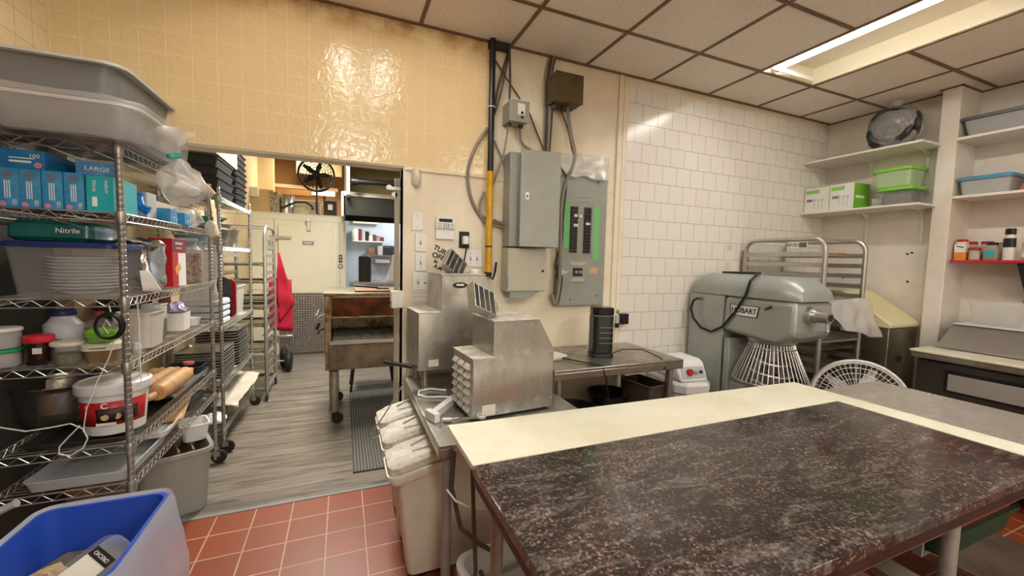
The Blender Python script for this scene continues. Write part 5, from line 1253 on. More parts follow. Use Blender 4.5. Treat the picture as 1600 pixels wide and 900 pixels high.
# fifth shelf
z = onto(Z5)
def tray(label, loc, w, d, m, rz=0, h=.022, name='sheet_pan', group=None, cat='tray'):
    g = G(); g.tub(w*.94, d*.95, w, d, h, .002, .03, 0, .004, .004); return solo(name, g, m, label, cat, loc, rz, group)
tray('dark oven tray under the mixing bowl and bucket, near unit', (-1.08, 2.60, z), .36, .60, mat('dark_tray', '#4a453f', .4, .6), 0)
tray('sheet pan under the rolling pins on the near unit', (-.975, 3.12, z+.028), .19, .62, M_alu, 0)
g = G(); g.lathe([(.07, 0), (.12, .02), (.15, .08), (.158, .17), (.17, .20), (.176, .205), (.176, .21), (.165, .205), (.15, .08), (.06, .01)], n=44)
t = thing('mixing_bowl', 'large steel mixing bowl with a loop handle at the left edge', 'bowl', (-1.262, 2.60, z+.026)); obj('bowl', g, M_steel, t)
g = G(); g.tube([(.15, -.06, .17), (.20, -.08, .17), (.215, -.085, .10), (.19, -.075, .03), (.13, -.05, .045)], .011, 8); obj('handle', g, M_steel, t)
t = thing('cookie_bucket', 'round white lidded bucket with a red biscuit label, behind the post', 'bucket', (-.995, 2.44, z+.028))
g = G(); g.lathe([(.105, 0), (.122, .19), (.124, .20)], n=40); obj('bucket', g, M_white, t)
g = G(); g.lathe([(.132, .185), (.135, .195), (.135, .225), (.125, .232), (.118, .226)], n=40); obj('lid', g, M_white, t)
def arcband(R_a, R_b, z0, z1, a0, a1, n=16):
    g = G(); V = [[g.bm.verts.new((r*math.cos(a0+(a1-a0)*i/n), r*math.sin(a0+(a1-a0)*i/n), zz)) for r, zz in ((R_a, z0), (R_b, z1))] for i in range(n+1)]
    for i in range(n): g.bm.faces.new((V[i][0], V[i+1][0], V[i+1][1], V[i][1]))
    return g
o = obj('red_label', arcband(.1108, .1205, .045, .155, -2.6, -.1, 28), mat('bucket_red', '#bf2226', .4), t); solidify(o, .0008)
o = obj('picture', arcband(.1125, .119, .06, .125, -1.75, -.5), mat('dark_picture', '#35211a', .5), t); solidify(o, .0008)
g = G()
for a, zz in ((-1.5, .085), (-1.15, .085), (-.85, .09)): g.lathe([(.014, 0), (.014, .004)], (.1165*math.cos(a), .1165*math.sin(a), zz), 14, 'y')
objs('biscuit_picture', g, mat('biscuit_cream', '#d9b98a', .6), t)
text('C', .035, M_inkw, t, (.01, -.1215, .138), FRONT, bold=.001); obj('label_strip', G().box(-.02, .05, -.1215, -.1195, .05, .062), M_inkw, t)
obj('text_panel', G().obox((-.075, -.0885, .14), (.05, .003, .02), (0, 0, -.72)), M_inkw, t)
def pin(label, loc, rz, L_=.30, r=.042, hand=True):
    t = thing('rolling_pin', label, 'rolling pin', loc, rz, 'wooden rolling pins on the tray')
    g = G(); g.lathe([(r*.8, -L_/2), (r*.97, -L_/2+.008), (r, -L_/2+.02), (r, L_/2-.02), (r*.97, L_/2-.008), (r*.8, L_/2)], (0, 0, r), 28, 'y'); obj('roller', g, M_wood, t)
    for s in (-1, 1):
        g = G(); g.lathe([(.012, s*L_/2), (.017, s*(L_/2+.03)), (.019, s*(L_/2+.07)), (.014, s*(L_/2+.095)), (.004, s*(L_/2+.10))], (0, 0, r), 16, 'y'); obj('handle', g, mat('pin_handle', '#c08c58', .5), t)
pin('front rolling pin, nearest the shelf edge on the tray', (-.925, 2.90, z+.055), -.03, .40, .045)
pin('middle rolling pin on the tray, just behind the front one', (-1.02, 3.0, z+.055), -.05, .34, .040)
pin('rearmost rolling pin on the tray, farthest from the edge', (-1.11, 3.04, z+.055), -.05, .32, .036)
g = G(); g.tub(.20, .16, .22, .18, .07, .003, .02, 0, .006, .006); t = solo('dark_tub', g, M_blackm, 'black tub behind the rolling pins at the far end of the fifth shelf', 'tub', (-1.02, 3.44, z))
g = G(); g.lathe([(.03, 0), (.034, .01), (.03, .02)]); solo('pink_disc', g, mat('pink_plastic', '#cf6a66', .5), 'pink lid lying on the black tub', 'lid', (-1.0, 3.44, z+.078))
g = G(); g.obox((0, 0, 0), (.25, .02, .004), (0, 0, 0)); g.obox((.16, 0, 0), (.09, .035, .010)); solo('bench_knife', g, M_steeld, 'long steel spatula leaning at the back of the fifth shelf', 'spatula', (-1.16, 3.20, z+.20), rot=(0, -.65, 1.3))
# sixth shelf
z = onto(Z6)
tray('long white plastic tray on the lowest shelf, nearest', (-1.075, 2.52, z), .35, .46, M_lgrey, 0, .045, 'plastic_tray')
tray('second white plastic tray behind the nearest one on the lowest shelf', (-1.0, 2.80, z+.05), .24, .34, M_white, .05, .03, 'plastic_tray')
g = G(); g.box(-.11, .11, -.20, .20, 0, .012); solo('cutting_board', g, M_wood, 'pale wooden board lying on the lowest shelf of the near unit', 'board', (-1.0, 3.02, z+.088), rot=(.12, 0, .15), bev=.002)
g = G(); g.box(-.12, .12, -.16, .16, 0, .05); solo('dark_case', g, mat('dark_case', '#2d2c2b', .5), 'dark flat case under the far end of the lowest shelf', 'case', (-1.05, 3.34, z), bev=.008)
# bus tubs on top
z = onto(Z1)
def bus(label, loc, mb, w=.46, d=.60, h=.13, name='bus_tub'):
    t = thing(name, label, 'tub', loc, 0)
    g = G(); g.tub(w*.85, d*.89, w*.94, d*.95, h, .004, .06); obj('tub', g, mb, t)
    g = G(); g.loft([g.rr(w*.94, d*.95, .06, h+.001), g.rr(w*.94+.06, d*.95+.06, .08, h-.004), g.rr(w*.94+.062, d*.95+.062, .08, h+.008), g.rr(w*.94-.01, d*.95-.01, .06, h+.012)], closed=True); obj('rim', g, M_btr, t); return t
M_bt = mat('bus_tub_grey', '#76787b', .38)
M_btr = mat('pale_grey_rim', '#c9cac8', .35)
t = bus('lower grey bus tub wrapped in a clear bag, on top of the near shelving', (-1.02, 2.47, z), M_bt)
g = G(); g.loft([g.rr(.47, .62, .08, -.0), g.rr(.49, .64, .08, .02), g.rr(.51, .66, .08, .13), g.rr(.50, .65, .08, .160), g.rr(.42, .56, .06, .168)], True, True)
bmesh.ops.subdivide_edges(g.bm, edges=g.bm.edges[:], cuts=3, use_grid_fill=True); rumple(g.bm, .012, 9); o = obj('clear_bag', g, M_film, t)
bus('upper grey bus tub stacked on the wrapped one, near the ceiling', (-1.055, 2.46, z+.152), M_bt)
g = G(); g.slab(.20, .30, .05, .05, 0); solo('green_cloth', g, mat('green_cloth', '#8aa63c', .8), 'green cloth showing over the rim of the upper bus tub', 'cloth', (-.94, 2.60, z+.275), bev=.01)
# twisted bag tail with tie
t = thing('bag_tail', 'twisted tail of clear plastic bag with a teal tie hanging off the top shelf', 'bag', (-.74, 2.42, 2.02))
g = G(); g.lathe([(.10, .10), (.075, .06), (.035, .02), (.018, 0), (.018, -.01), (.045, -.04), (.075, -.09), (.085, -.15), (.070, -.20), (.03, -.215)], n=26, cap0=False)
bmesh.ops.subdivide_edges(g.bm, edges=g.bm.edges[:], cuts=2, use_grid_fill=True); rumple(g.bm, .030, 16, 4); g.xf(Euler((0, -.28, 0)).to_matrix().to_4x4()); obj('film', g, M_filmd, t)
g = G(); g.lathe([(.022, -.008), (.025, 0), (.022, .012)], (0, 0, -.004), 16); g.obox((.02, -.015, .004), (.03, .012, .02)); obj('teal_tie', g, mat('teal_tie', '#3fb0a6', .5), t)
g = G()
for k, (dx, dz) in enumerate(((.0, 0), (.022, -.008), (.04, -.02))): g.tube([(0, 0, 0), (.03+dx*.5, -.01, -.03), (.05+dx, -.01, -.06+dz)], .011, 8)
g.ball((0, 0, .01), .025, (1, .6, 1.2), 2); solo('latex_glove', g, M_glove, 'cream latex glove poking out behind the hanging bag tail', 'glove', (-.86, 3.22, 2.03))
# white cord on shelf
g = G(); g.tube([at(180, 530, 'y', 2.26), at(170, 560, 'y', 2.255), at(150, 600, 'y', 2.25), at(135, 640, 'y', 2.25), at(130, 675, 'y', 2.25)], .0022, 5)
g.tube([at(a, b, 'y', 2.25) for a, b in ((0, 668), (40, 674), (80, 668), (110, 662), (130, 670), (137, 685), (130, 700), (110, 712), (92, 710), (93, 698), (108, 682), (125, 665))], .0028, 6)
g.tube([at(214, 466, 'x', -.868), at(217, 500, 'x', -.868), at(219, 560, 'x', -.868), at(221, 600, 'x', -.866)], .0025, 5)
solo('white_string', g, M_white, 'thin white cord looped in front of the mixing bowl and shelf post', 'cord')
# clear bin with boards on the floor
t = thing('storage_bin', 'clear plastic bin on the floor full of brown boards, under the shelving', 'bin', (-1.0, 3.06, 0), .40)
g = G(); g.tub(.32, .40, .36, .46, .37, .004, .05, 0, .018, .02); obj('bin', g, mat('greenish_clear_plastic', '#b9bfb4', .2, alpha=.6, coat=.4), t)
for k, (x, r_, m_) in enumerate(((-.10, .35, M_woodd), (-.04, .38, M_woodd), (.03, .42, mat('grey_board', '#8d8374', .6)))):
    g = G(); g.box(-.006, .006, -.16, .16, .0, .38, None); g.xf(Matrix.Translation((x, 0, .02)) @ Euler((0, r_, 0)).to_matrix().to_4x4())
    o = obj('board', g, m_); o.location = (-1.0, 3.06, .0); o.rotation_euler = (0, 0, .4)
    tag(o, ('leftmost brown board', 'middle brown board', 'grey rightmost board')[k]+' leaning in the clear floor bin', 'board', 'boards in the clear floor bin')
g = G(); g.tub(.12, .15, .15, .18, .10, .004, .03, 0, .006, .006); solo('white_dish', g, M_white, 'white dish lying in the clear floor bin beside the boards', 'dish', (-.90, 3.15, .372), .4)
# trash bin with liner
t = thing('trash_bin', 'blue rectangular waste bin with a clear liner, bottom left corner', 'bin', (-.845, 1.75, 0), 0)
cx, cy = .0, .0
g = G(); g.tub(.30, .42, .38, .50, .575, .006, .05, 0, .010, .02); obj('bin', g, M_bluebag, t)
g = G(); L_ = [g.rr(.36, .48, .05, .10, 0, 0, 9), g.rr(.388, .508, .05, .595, 0, 0, 9), g.rr(.412, .532, .055, .606, 0, 0, 9), g.rr(.428, .548, .06, .58, 0, 0, 9), g.rr(.46, .58, .06, .45, 0, 0, 9), g.rr(.48, .60, .06, .30, 0, 0, 9), g.rr(.47, .60, .06, .16, 0, 0, 9)]
g.loft(L_, True, False); bmesh.ops.subdivide_edges(g.bm, edges=[e for e in g.bm.edges], cuts=2, use_grid_fill=True)
from mathutils import noise as NZ
for v in g.bm.verts:
    k = min(1, max(0, (.60-v.co.z)/.12)); v.co += NZ.noise_vector(Vector((v.co.x*12, v.co.y*12, v.co.z*2.5)))*.022*k+NZ.noise_vector(v.co*18)*.004
obj('liner', g, M_bluefilm, t)
t = thing('clamshell_box', 'clear clamshell container with a black and white label, in the waste bin', 'container', (-.76, 1.72, .455), 0)
t.rotation_euler = (.35, -.35, .75)
g = G(); g.tub(.17, .13, .20, .16, .05, .002, .025, 0, .006, .004); g2 = G(); g2.loft([g2.rr(.212, .172, .03, .055), g2.rr(.20, .16, .03, .075), g2.rr(.17, .13, .025, .105)]); obj('base', g, M_clear, t); obj('lid', g2, M_clear, t)
g = G(); g.box(-.065, .045, -.045, .045, .1055, .1065); lb = obj('label', g, M_paper, t)
g = G(); g.box(.015, .045, -.045, .045, .1066, .1072); obj('black_band', g, M_ink, lb); text('ORECHO', .016, M_inkw, lb, (.03, 0, .1075), (0, 0, PI/2))
def crumple(label, loc, r, seed, m=M_card):
    g = G(); g.ball((0, 0, 0), r, (1.2, .9, .75), 3); 
    for v in g.bm.verts: v.co *= 1+.55*(NZ.noise(v.co*34+Vector((seed, 0, 0))))
    rumple(g.bm, r*.35, 30, seed); return solo('crumpled_paper', g, m, label, 'paper', loc, smooth=False)
M_kraft = mat('kraft_paper', '#b89a78', .85, 0, .2, 20)
crumple('upper crumpled brown paper ball in the waste bin', (-.885, 1.72, .50), .045, 2, M_kraft)
crumple('larger crumpled brown paper wad left of the clamshell in the bin', (-.90, 1.62, .475), .055, 5, M_kraft)
crumple('crumpled brown paper at the near side of the waste bin', (-.83, 1.55, .475), .055, 9, M_kraft)
g = G(); g.slab(.30, .42, .09, .05); bmesh.ops.subdivide_edges(g.bm, edges=g.bm.edges[:], cuts=4, use_grid_fill=True); rumple(g.bm, .03, 14); o = solo('rubbish', g, mat('mixed_rubbish', '#7d7266', .8, 0, .5, 18), 'loose rubbish heaped beneath the papers inside the waste bin', 'rubbish', (-.845, 1.75, .34))
g = G(); g.cyl((-.05, 0, 0), (.045, 0, .01), .014, .014, 14); g.lathe([(.016, .045), (.016, .05)], (0, 0, .01), 14, 'x'); solo('grey_rail_end', g, M_lgrey, 'light grey rounded rail end entering at the left edge above the bin', 'rail', (at(2, 800, 'y', 2.1).x, 2.1, at(2, 800, 'y', 2.1).z), rot=(0, -.35, 0))
# ---------------------------------------------------------------- far unit
ORD = 'second third fourth fifth sixth seventh eighth ninth tenth eleventh twelfth thirteenth'.split()
def dish_stack(name, label, n, loc, w, d, step, m, group, cat, h=.02, grow=0):
    o0 = None
    ords = ['bottom'] + ['number %d up' % (k+1) for k in range(1, n-1)] + ['top']
    for k in range(n):
        lab = ('lowest' if k == 0 else 'topmost' if k == n-1 else ORD[k-1]+' lowest')+' of the '+label
        l = (loc[0]+random.uniform(-.004, .004), loc[1]+random.uniform(-.006, .006), loc[2]+k*step)
        if o0 is None:
            g = G(); g.tub(w*.9, d*.93, w, d, h, .003, .03, 0, .008, .005); o0 = solo(name, g, m, lab, cat, l, 0, group)
        else: dup(o0, l, label=lab)
dish_stack('black_crate', 'black trays in the right pile above the far unit', 9, (-1.02, 4.52, 2.006), .30, .40, .052, M_blackm, 'black trays, right pile', 'tray', .05)
dish_stack('black_crate', 'black pans in the left pile above the far unit', 4, (-1.04, 3.98, 2.006), .34, .50, .072, M_blackm, 'black pans, left pile', 'tray', .06)
g = G(); g.box(-.18, .18, -.33, .33, 0, .22); solo('storage_carton', g, mat('taupe_carton', '#a89c82', .7), 'taupe carton above the black pans under the tiled soffit', 'box', (-1.05, 4.02, 2.31), bev=.004)
def bowl(label, loc, r, h, m, name='metal_bowl'):
    g = G(); g.lathe([(r*.45, 0), (r*.8, h*.4), (r, h-.004), (r+.008, h), (r-.004, h), (r*.78, h*.42), (r*.4, .004)], n=36); return solo(name, g, m, label, 'bowl', loc)
z = 1.625
bowl('dark steel bowl on the upper shelf of the far unit, underneath', (-1.03, 4.05, z), .16, .13, M_steeld); bowl('second dark bowl nested above the first on the far unit', (-1.03, 4.05, z+.05), .165, .13, M_steeld)
bowl('blue grey plastic bowl left of the steel bowls on the far unit', (-1.08, 3.86, z), .12, .10, mat('blue_grey_plastic', '#7d93a0', .4), 'plastic_bowl')
g = G(); g.lathe([(.10, 0), (.14, .03), (.142, .034)], n=30); solo('jade_cover', g, mat('jade_lid', '#1f9a6e', .35), 'jade green lid topping the bowls on the far unit', 'lid', (-1.03, 4.05, z+.20))
g = G(); g.lathe([(.06, 0), (.10, .15), (.105, .16), (.055, .004)], n=30); solo('steel_pot', g, M_steeld, 'steel bowl at the right end of the upper shelf, far unit', 'pot', (-1.0, 4.50, z))
z = 1.005
for k in range(4):
    g = G(); g.slab(.24, .26, .045, .02); rumple(g.bm, .006, 12, k); solo('folded_cloth', g, mat('white_cloth', '#cdd2d8', .8), ('bottom', 'lower middle', 'upper middle', 'top')[k]+' folded white cloth in the pile on the far unit', 'cloth', (-1.0, 3.92, z+k*.05), bev=.012, group='folded cloths on the far unit')
g = G(); g.prism(G().rr(.30, .34, .06, 0) and [(a, b) for a, b, c in g.rr(.32, .34, .05, 0)], 'y', 0, .02); solo('red_tray', g, mat('red_tray', '#a8161c', .4), 'red serving tray standing upright on the middle shelf of the far unit', 'tray', (-1.03, 4.20, z+.175), bev=.004)
g = G(); g.prism([(a, b) for a, b, c in g.rr(.33, .36, .05, 0)], 'y', 0, .015); solo('black_tray', g, M_blackm, 'black serving tray leaning against the red one on the far unit', 'tray', (-1.05, 4.10, z+.185), bev=.004, rot=(.12, 0, 0))
g = G(); g.tub(.24, .26, .27, .30, .26, .004, .03, 0, .01, .01); solo('white_tub', g, M_frost, 'tall white tub behind the red tray on the far unit', 'tub', (-1.02, 4.50, z))
g = sheet([(-.12, 0, 0), (.12, .02, 0), (.12, .0, .5), (-.1, 0, .5)], 8, 12); rumple(g.bm, .03, 6); o = solo('hanging_towel', g, mat('white_towel', '#e4e4e4', .8), 'white towel hanging below the bowls on the far unit', 'towel', (-1.02, 3.80, 1.12)); solidify(o, .004)
dish_stack('sheet_pan', 'sheet pans in the near pile of the far unit', 11, (-1.04, 3.96, .556), .32, .36, .022, M_alu, 'sheet pans, near stack', 'tray')
dish_stack('sheet_pan', 'sheet pans in the far pile of the far unit', 14, (-1.03, 4.44, .556), .32, .44, .024, M_alu, 'sheet pans, far stack', 'tray')
g = sheet([(-.02, -.40, .03), (.17, -.40, .0), (.20, .42, .06), (-.05, .42, .10)], 20, 24); rumple(g.bm, .03, 7); o = solo('plastic_sheet', g, mat('milky_film', '#d9d2c0', .3, alpha=.85), 'milky plastic sheet spread over the low shelf of the far unit', 'plastic sheet', (-.99, 4.30, .30)); solidify(o, .003)
g = G(); g.box(-.14, .14, -.25, .25, 0, .11); solo('grey_case', g, mat('grey_case', '#77756e', .5), 'grey flat case under the milky plastic sheet', 'case', (-1.05, 4.30, .196), bev=.01)
g = G(); g.ball((0, 0, .04), .07, (1, 1.5, .6), 3); rumple(g.bm, .03, 14); solo('white_bag', g, M_white, 'small white plastic bag at the near end of the low shelf', 'bag', (-.95, 3.83, .21))
bun_rack((-.95, 5.24, 0), .38, .62, 1.86, 17, 'tall narrow sheet pan rack at the end of the shelving, by the cooler')
for k, z_ in enumerate((.55, .75, .95, 1.05, 1.25, 1.45)):
    tray(('lowest', 'second', 'third', 'fourth', 'fifth', 'topmost')[k]+' of the pans held in the narrow rack by the cooler', (-.95, 5.24, .24+1.48*round((z_-.24)/1.48*16)/16+.004), .34, .60, M_steeld, 0, .02, 'sheet_pan', 'pans in the narrow rack')
t = thing('red_apron', 'red apron hanging beside the narrow rack and the cooler', 'apron', at(433, 395, 'y', 5.9))
g = sheet([(0, 0, 0), (.02, .0, .0), (.19, 0, -.62), (.0, .02, -.9)], 8, 18); rumple(g.bm, .03, 5); o = obj('cloth', g, mat('red_cloth', '#b31531', .8), t); solidify(o, .02)
g = sheet([(-.1, .03, -.3), (.16, .03, -.35), (.17, .03, -1.0), (-.1, .03, -1.0)], 8, 10); rumple(g.bm, .02, 6); o = obj('skirt', g, mat('red_cloth', '#b31531', .8), t); solidify(o, .02)
# hand truck
c = at(445, 562, 'y', 6.1)
t = thing('hand_truck', 'hand truck with black pneumatic wheels parked before the cooler', 'hand truck', (c.x-.02, 6.15, 0))
for x, y in ((.06, 0), (-.02, .22)):
    g = G(); g.tube([(x, y+.10*math.cos(a), .14+.10*math.sin(a)) for a in [2*PI*i/28 for i in range(28)]], .042, 10, True); w_ = obj('wheel', g, M_blackm, t); w_.rotation_euler = (0, 0, .0)
    g = G(); g.lathe([(.06, -.02), (.06, .02)], (x, y, .14), 20, 'x'); obj('rim', g, M_alu, w_)
g = G(); g.tube([(-.1, 0, .14), (-.1, .05, 1.1), (-.4, .05, 1.1), (-.4, 0, .14)], .014, 8); g.cyl((-.42, .0, .14), (.08, 0, .14), .012); g.box(-.4, -.1, -.2, .0, .03, .04); obj('frame', g, M_alu, t)
c = at(433, 464, 'y', 6.0); t = thing('round_gauge', 'round chrome gauge on a stub beside the narrow rack', 'gauge', c)
g = G(); g.lathe([(.07, -.02), (.075, 0), (.055, .01), (.05, .02)], (0, 0, 0), 24, 'y'); obj('body', g, M_chrome, t); g = G(); g.lathe([(.045, -.024), (.045, -.02)], (0, 0, 0), 24, 'y'); obj('dial', g, M_lgrey, t); g = G(); g.cyl((-.14, 0, 0), (-.05, 0, 0), .03); obj('stub', g, M_chrome, t)
# ---------------------------------------------------------------- walk-in cooler
Yc = 7.2; xL, xR_, zT = -1.28, .04, 2.20
t = thing('walk_in_cooler', 'ivory walk-in cooler with a big latch door at the end of the passage', 'cooler', ((xL+xR_)/2, Yc, 0))
cx = (xL+xR_)/2; hw = (xR_-xL)/2
g = G(); g.box(-hw, hw, 0, 1.4, 0, zT); obj('body', g, M_ivory, t, .004)
g = G(); g.box(-hw-.01, hw+.01, -.012, 1.4, zT-.0, zT+.012); g.box(-hw, hw, -.008, 0, zT-.09, zT-.085); obj('cap_trim', g, M_ivory, t)
g = G(); g.box(-.98-cx, -.972-cx, -.006, 0, .0, zT-.08); g.box(-.10-cx+.045, -.092-cx+.045, -.006, 0, 0, zT-.08); obj('panel_seam', g, mat('seam_tone', '#a8a188', .6), t)  # strips in a darker tone mark the panel joints
dx0, dx1 = -.92-cx, -.105-cx
g = G(); g.box(dx0, dx1, -.06, -.002, .03, 2.03); dr = obj('door', g, M_ivory, t, .012)
g = G(); g.box(dx0+.004, dx1-.004, -.066, -.061, .035, .98); obj('kick_plate', g, M_diamond, dr)
for z in (1.80, 1.62) if False else (1.83,):
    g = G(); g.obox((dx0+.03, -.075, z), (.30, .03, .05), (0, 0, 0)); g.obox((dx0-.09, -.05, z-.07), (.05, .05, .2)); obj('hinge', g, M_chrome, dr, .01)
g = G(); g.obox((dx0+.05, -.075, .30), (.28, .03, .05)); obj('hinge', g, M_chrome, dr, .01)
c = at(483, 351, 'y', Yc); g = G(); g.obox((c.x-cx, -.08, c.z-.02), (.05, .06, .16)); g.obox((c.x-cx, -.10, c.z+.06), (.07, .07, .05)); obj('closer', g, M_chrome, t, .006)
c = at(482, 380, 'y', Yc); g = G(); g.box(c.x-cx-.08, c.x-cx+.08, -.066, -.061, c.z-.03, c.z+.03); p_ = obj('name_plate', g, M_grey, dr); obj('plate_print', G().box(c.x-cx-.05, c.x-cx+.05, -.0675, -.066, c.z-.008, c.z+.008), M_paper, p_)
c = at(532, 404, 'y', Yc); g = G(); g.box(c.x-cx-.025, c.x-cx+.025, -.02, -.0, c.z-.06, c.z+.06); sw_ = obj('switch_plate', g, M_brass, t, .003)
g = G(); g.box(c.x-cx-.01, c.x-cx+.01, -.026, -.02, c.z+.015, c.z+.035); g.box(c.x-cx-.01, c.x-cx+.01, -.026, -.02, c.z-.035, c.z-.015); objs('switch', g, M_white, sw_)
c = at(532, 416, 'y', Yc); g = G(); g.lathe([(.032, -.02), (.036, -.002)], (c.x-cx, 0, c.z), 22, 'y'); ga = obj('thermometer', g, M_brass, t); g = G(); g.lathe([(.022, -.022), (.022, -.02)], (c.x-cx, 0, c.z), 20, 'y'); obj('thermometer_face', g, M_paper, ga)
# things above the cooler
def onc(px): return at(px, 315, 'y', 7.45).x
zc = zT+.013
g = G(); g.box(-.16, .16, -.15, .15, 0, .36); solo('brown_carton', g, mat('tan_panel', '#c9ac7c', .6), 'tan box on top of the cooler at its left end', 'box', (onc(411), 7.5, zc), bev=.004)
g = G(); g.box(-.06, .06, -.12, .12, 0, .33); t = solo('vented_box', g, mat('perforated_cream', '#bdae8c', .5, 0, col2='#3c3426', vs=40), 'perforated metal box beside the tan one on the cooler', 'box', (onc(431), 7.45, zc), bev=.003)
g = G(); g.lathe([(.12, 0), (.125, .30), (.12, .31)], n=26); solo('steel_canister', g, M_steel, 'shiny steel canister standing on the cooler', 'canister', (onc(446), 7.5, zc))
g = G(); g.box(-.22, .22, -.15, .15, 0, .24); g.box(-.25, .25, -.17, .17, .24, .26); solo('compressor_unit', g, mat('pale_green_unit', '#b3ad92', .5, 0, .25, 6), 'pale boxy compressor unit on the cooler behind the black fan', 'compressor', (onc(476), 7.75, zc), bev=.004)
g = G(); g.box(-.10, .10, -.10, .10, 0, .26); g.cyl((0, -.11, .14), (0, -.10, .14), .07); g.cyl((-.09, .0, .26), (-.09, .0, .34), .02); t = solo('black_motor', g, M_blackm, 'black motor box with pipes right of the fan on the cooler', 'motor', (onc(513)+.03, 7.50, zc), bev=.01)
g = G(); g.box(-.035, .035, -.002, 0, -.04, .05); obj('white_sticker', g, M_paper, t).location = (0, -.112, .15)
g = G(); g.tube([at(a, b, 'y', 7.36) for a, b in ((440, 325), (452, 320), (463, 316), (478, 316), (487, 322), (489, 328))], .018, 8); solo('black_hose', g, M_black, 'black hose arching over the cooler top', 'hose')
g = G(); g.tube([at(a, b, 'y', 7.4) for a, b in ((400, 301), (407, 305), (412, 318), (414, 325))], .012, 6); g.tube([at(a, b, 'y', 7.42) for a, b in ((400, 303), (404, 315), (403, 324))], .012, 6); solo('orange_wire', g, mat('orange_wire', '#b5622c', .5), 'orange and cream wires at the left end of the cooler top', 'wire')
g = G(); g.box(-.06, .06, -.05, .0, -.07, .07); c = at(397, 300, 'y', 7.3); solo('wall_socket', g, M_cream, 'cream socket box on the wall left above the cooler', 'socket', c, bev=.004)
ft = fan('pedestal_fan', 'black round fan standing on top of the cooler', (at(495, 320, 'y', 7.38).x, 7.33, zc), 0, .265, M_blackm, 5, at(498, 274, 'y', 7.38).z-zc, .09, 0, M_black, 14, .0042)
# structure above and behind the cooler
g = G(); g.box(-1.3, .04, 8.55, 8.65, 2.2, 3.4); struct('wall_far_board', g, M_brown)
g = G(); g.box(-.75, -.02, 8.1, 8.14, 3.0, 3.4); struct('wall_far_beam', g, M_beige)
c0, c1 = at(425, 288, 'y', 8.4), at(528, 296, 'y', 8.4); g = G(); g.box(c0.x, c1.x, 8.38, 8.46, c0.z-.04, c0.z+.02); struct('trim_4', g, M_beige)
c0, c1 = at(411, 292, 'y', 8.3), at(487, 305, 'y', 8.3); g = G(); g.box(c0.x, c1.x, 8.28, 8.34, c1.z-.02, c0.z+.0); struct('trim_5', g, M_brown)
c0, c1 = at(487, 296, 'y', 8.5), at(523, 304, 'y', 8.5)
w1 = struct('window_1', G().box(c0.x, c1.x, 8.52, 8.54, c1.z-.03, c0.z), M_day)
c0, c1 = at(394, 238, 'y', 7.9), at(428, 300, 'y', 7.9)
struct('wall_far_jog', G().box(-1.3, c1.x, 7.9, 8.0, 2.2, 3.4), M_beige)
g = G(); g.box(.04, .08, 5.6, 7.2, 2.35, 3.4); g.box(.02, .06, 7.05, 7.2, 2.2, 3.35); struct('wall_hood_side', g, M_paintw)
# exhaust hood
hy = 5.9
p0, p1 = at(537, 302, 'y', hy), at(625, 312, 'y', hy); zb_ = at(580, 338, 'y', hy).z
t = thing('exhaust_hood', 'dark exhaust hood seen through the doorway, above the kitchen', 'hood', (p0.x+.75, hy+.5, p0.z))
hx0, hx1 = -.75, .75; h0 = zb_-p0.z
g = G(); g.box(hx0, hx1, -.5, -.48, h0+.0, 0); g.box(hx0, hx0+.02, -.5, .5, h0, 0); g.box(hx0, hx1, -.5, .5, 0, .02); g.box(hx0, hx1, .48, .5, h0, 0); obj('canopy', g, M_hood, t)
g = G(); g.box(hx0-.01, hx1, -.52, -.5, -.03, .025); g.box(hx0-.03, hx0, -.52, .5, h0-.02, .02); obj('steel_edge', g, M_steeld, t)
g = G(); g.tube([(.12, -.525, -.06), (.42, -.525, h0+.1)], .02, 6); obj('brace', g, M_grey, t)
g = G(); g.lathe([(.11, -.0), (.09, .06), (.03, .09)], (.52, -.52, h0+.06), 20, 'z'); obj('lamp', g, M_steel, t)
q0, q1 = at(553, 283, 'y', 5.6), at(626, 288, 'y', 5.6); g = G(); g.cyl(q0, q1, .035, n=14); g.cyl(q0-Vector((.03, 0, 0)), q0+Vector((.05, 0, 0)), .05); solo('black_pipe', g, M_black, 'black horizontal pipe running over the exhaust hood', 'pipe')
g = G(); g.box(.08, 2.6, 6.6, 6.7, 2.2, 3.4); struct('wall_hood_back', g, mat('olive_soffit', '#8a7a48', .6))
# kitchen far wall things
yk = 8.79
def ksh(a, b, m, label, d=.2):
    p, q = at(*a, 'y', yk-d), at(*b, 'y', yk-d); z = (p.z+q.z)/2
    g = G(); g.box(p.x, q.x, yk-d, yk-.002, z-.02, z); return solo('wall_shelf', g, m, label, 'shelf'), p.x, q.x, z
s_, xa, xb, zk = ksh((551, 376), (600, 377), M_white, 'white shelf of jars on the pale kitchen wall')
ks = [(M_white, .24, .07), (mat('dark_red_tin', '#7a2f2c', .5), .23, .06), (M_lgrey, .20, .05), (M_blackm, .19, .05), (M_paper, .12, .05), (mat('dark_red_tin', '#7a2f2c', .5), .13, .05), (M_grey, .11, .05), (mat('dark_red_tin', '#7a2f2c', .5), .09, .05)]
kk = ['white tin first from the left', 'dark red tin second', 'light grey jar third', 'black jar fourth', 'white jar fifth', 'short red jar sixth', 'small grey jar seventh', 'smallest red jar last']
for k, (m_, h_, r_) in enumerate(ks):
    x = xa+.06+(xb-xa-.1)*k/7; g = G(); g.lathe([(r_, 0), (r_, h_*.8), (r_*.7, h_*.86), (r_*.75, h_)], n=16)
    solo('kitchen_jar', g, m_, kk[k]+' on the white kitchen shelf', 'jar', (x, yk-.11, zk+.001), group='jars on the white kitchen shelf')
s_, xa, xb, zk = ksh((575, 398), (612, 399), M_woodd, 'upper brown shelf on the pale kitchen wall'); 
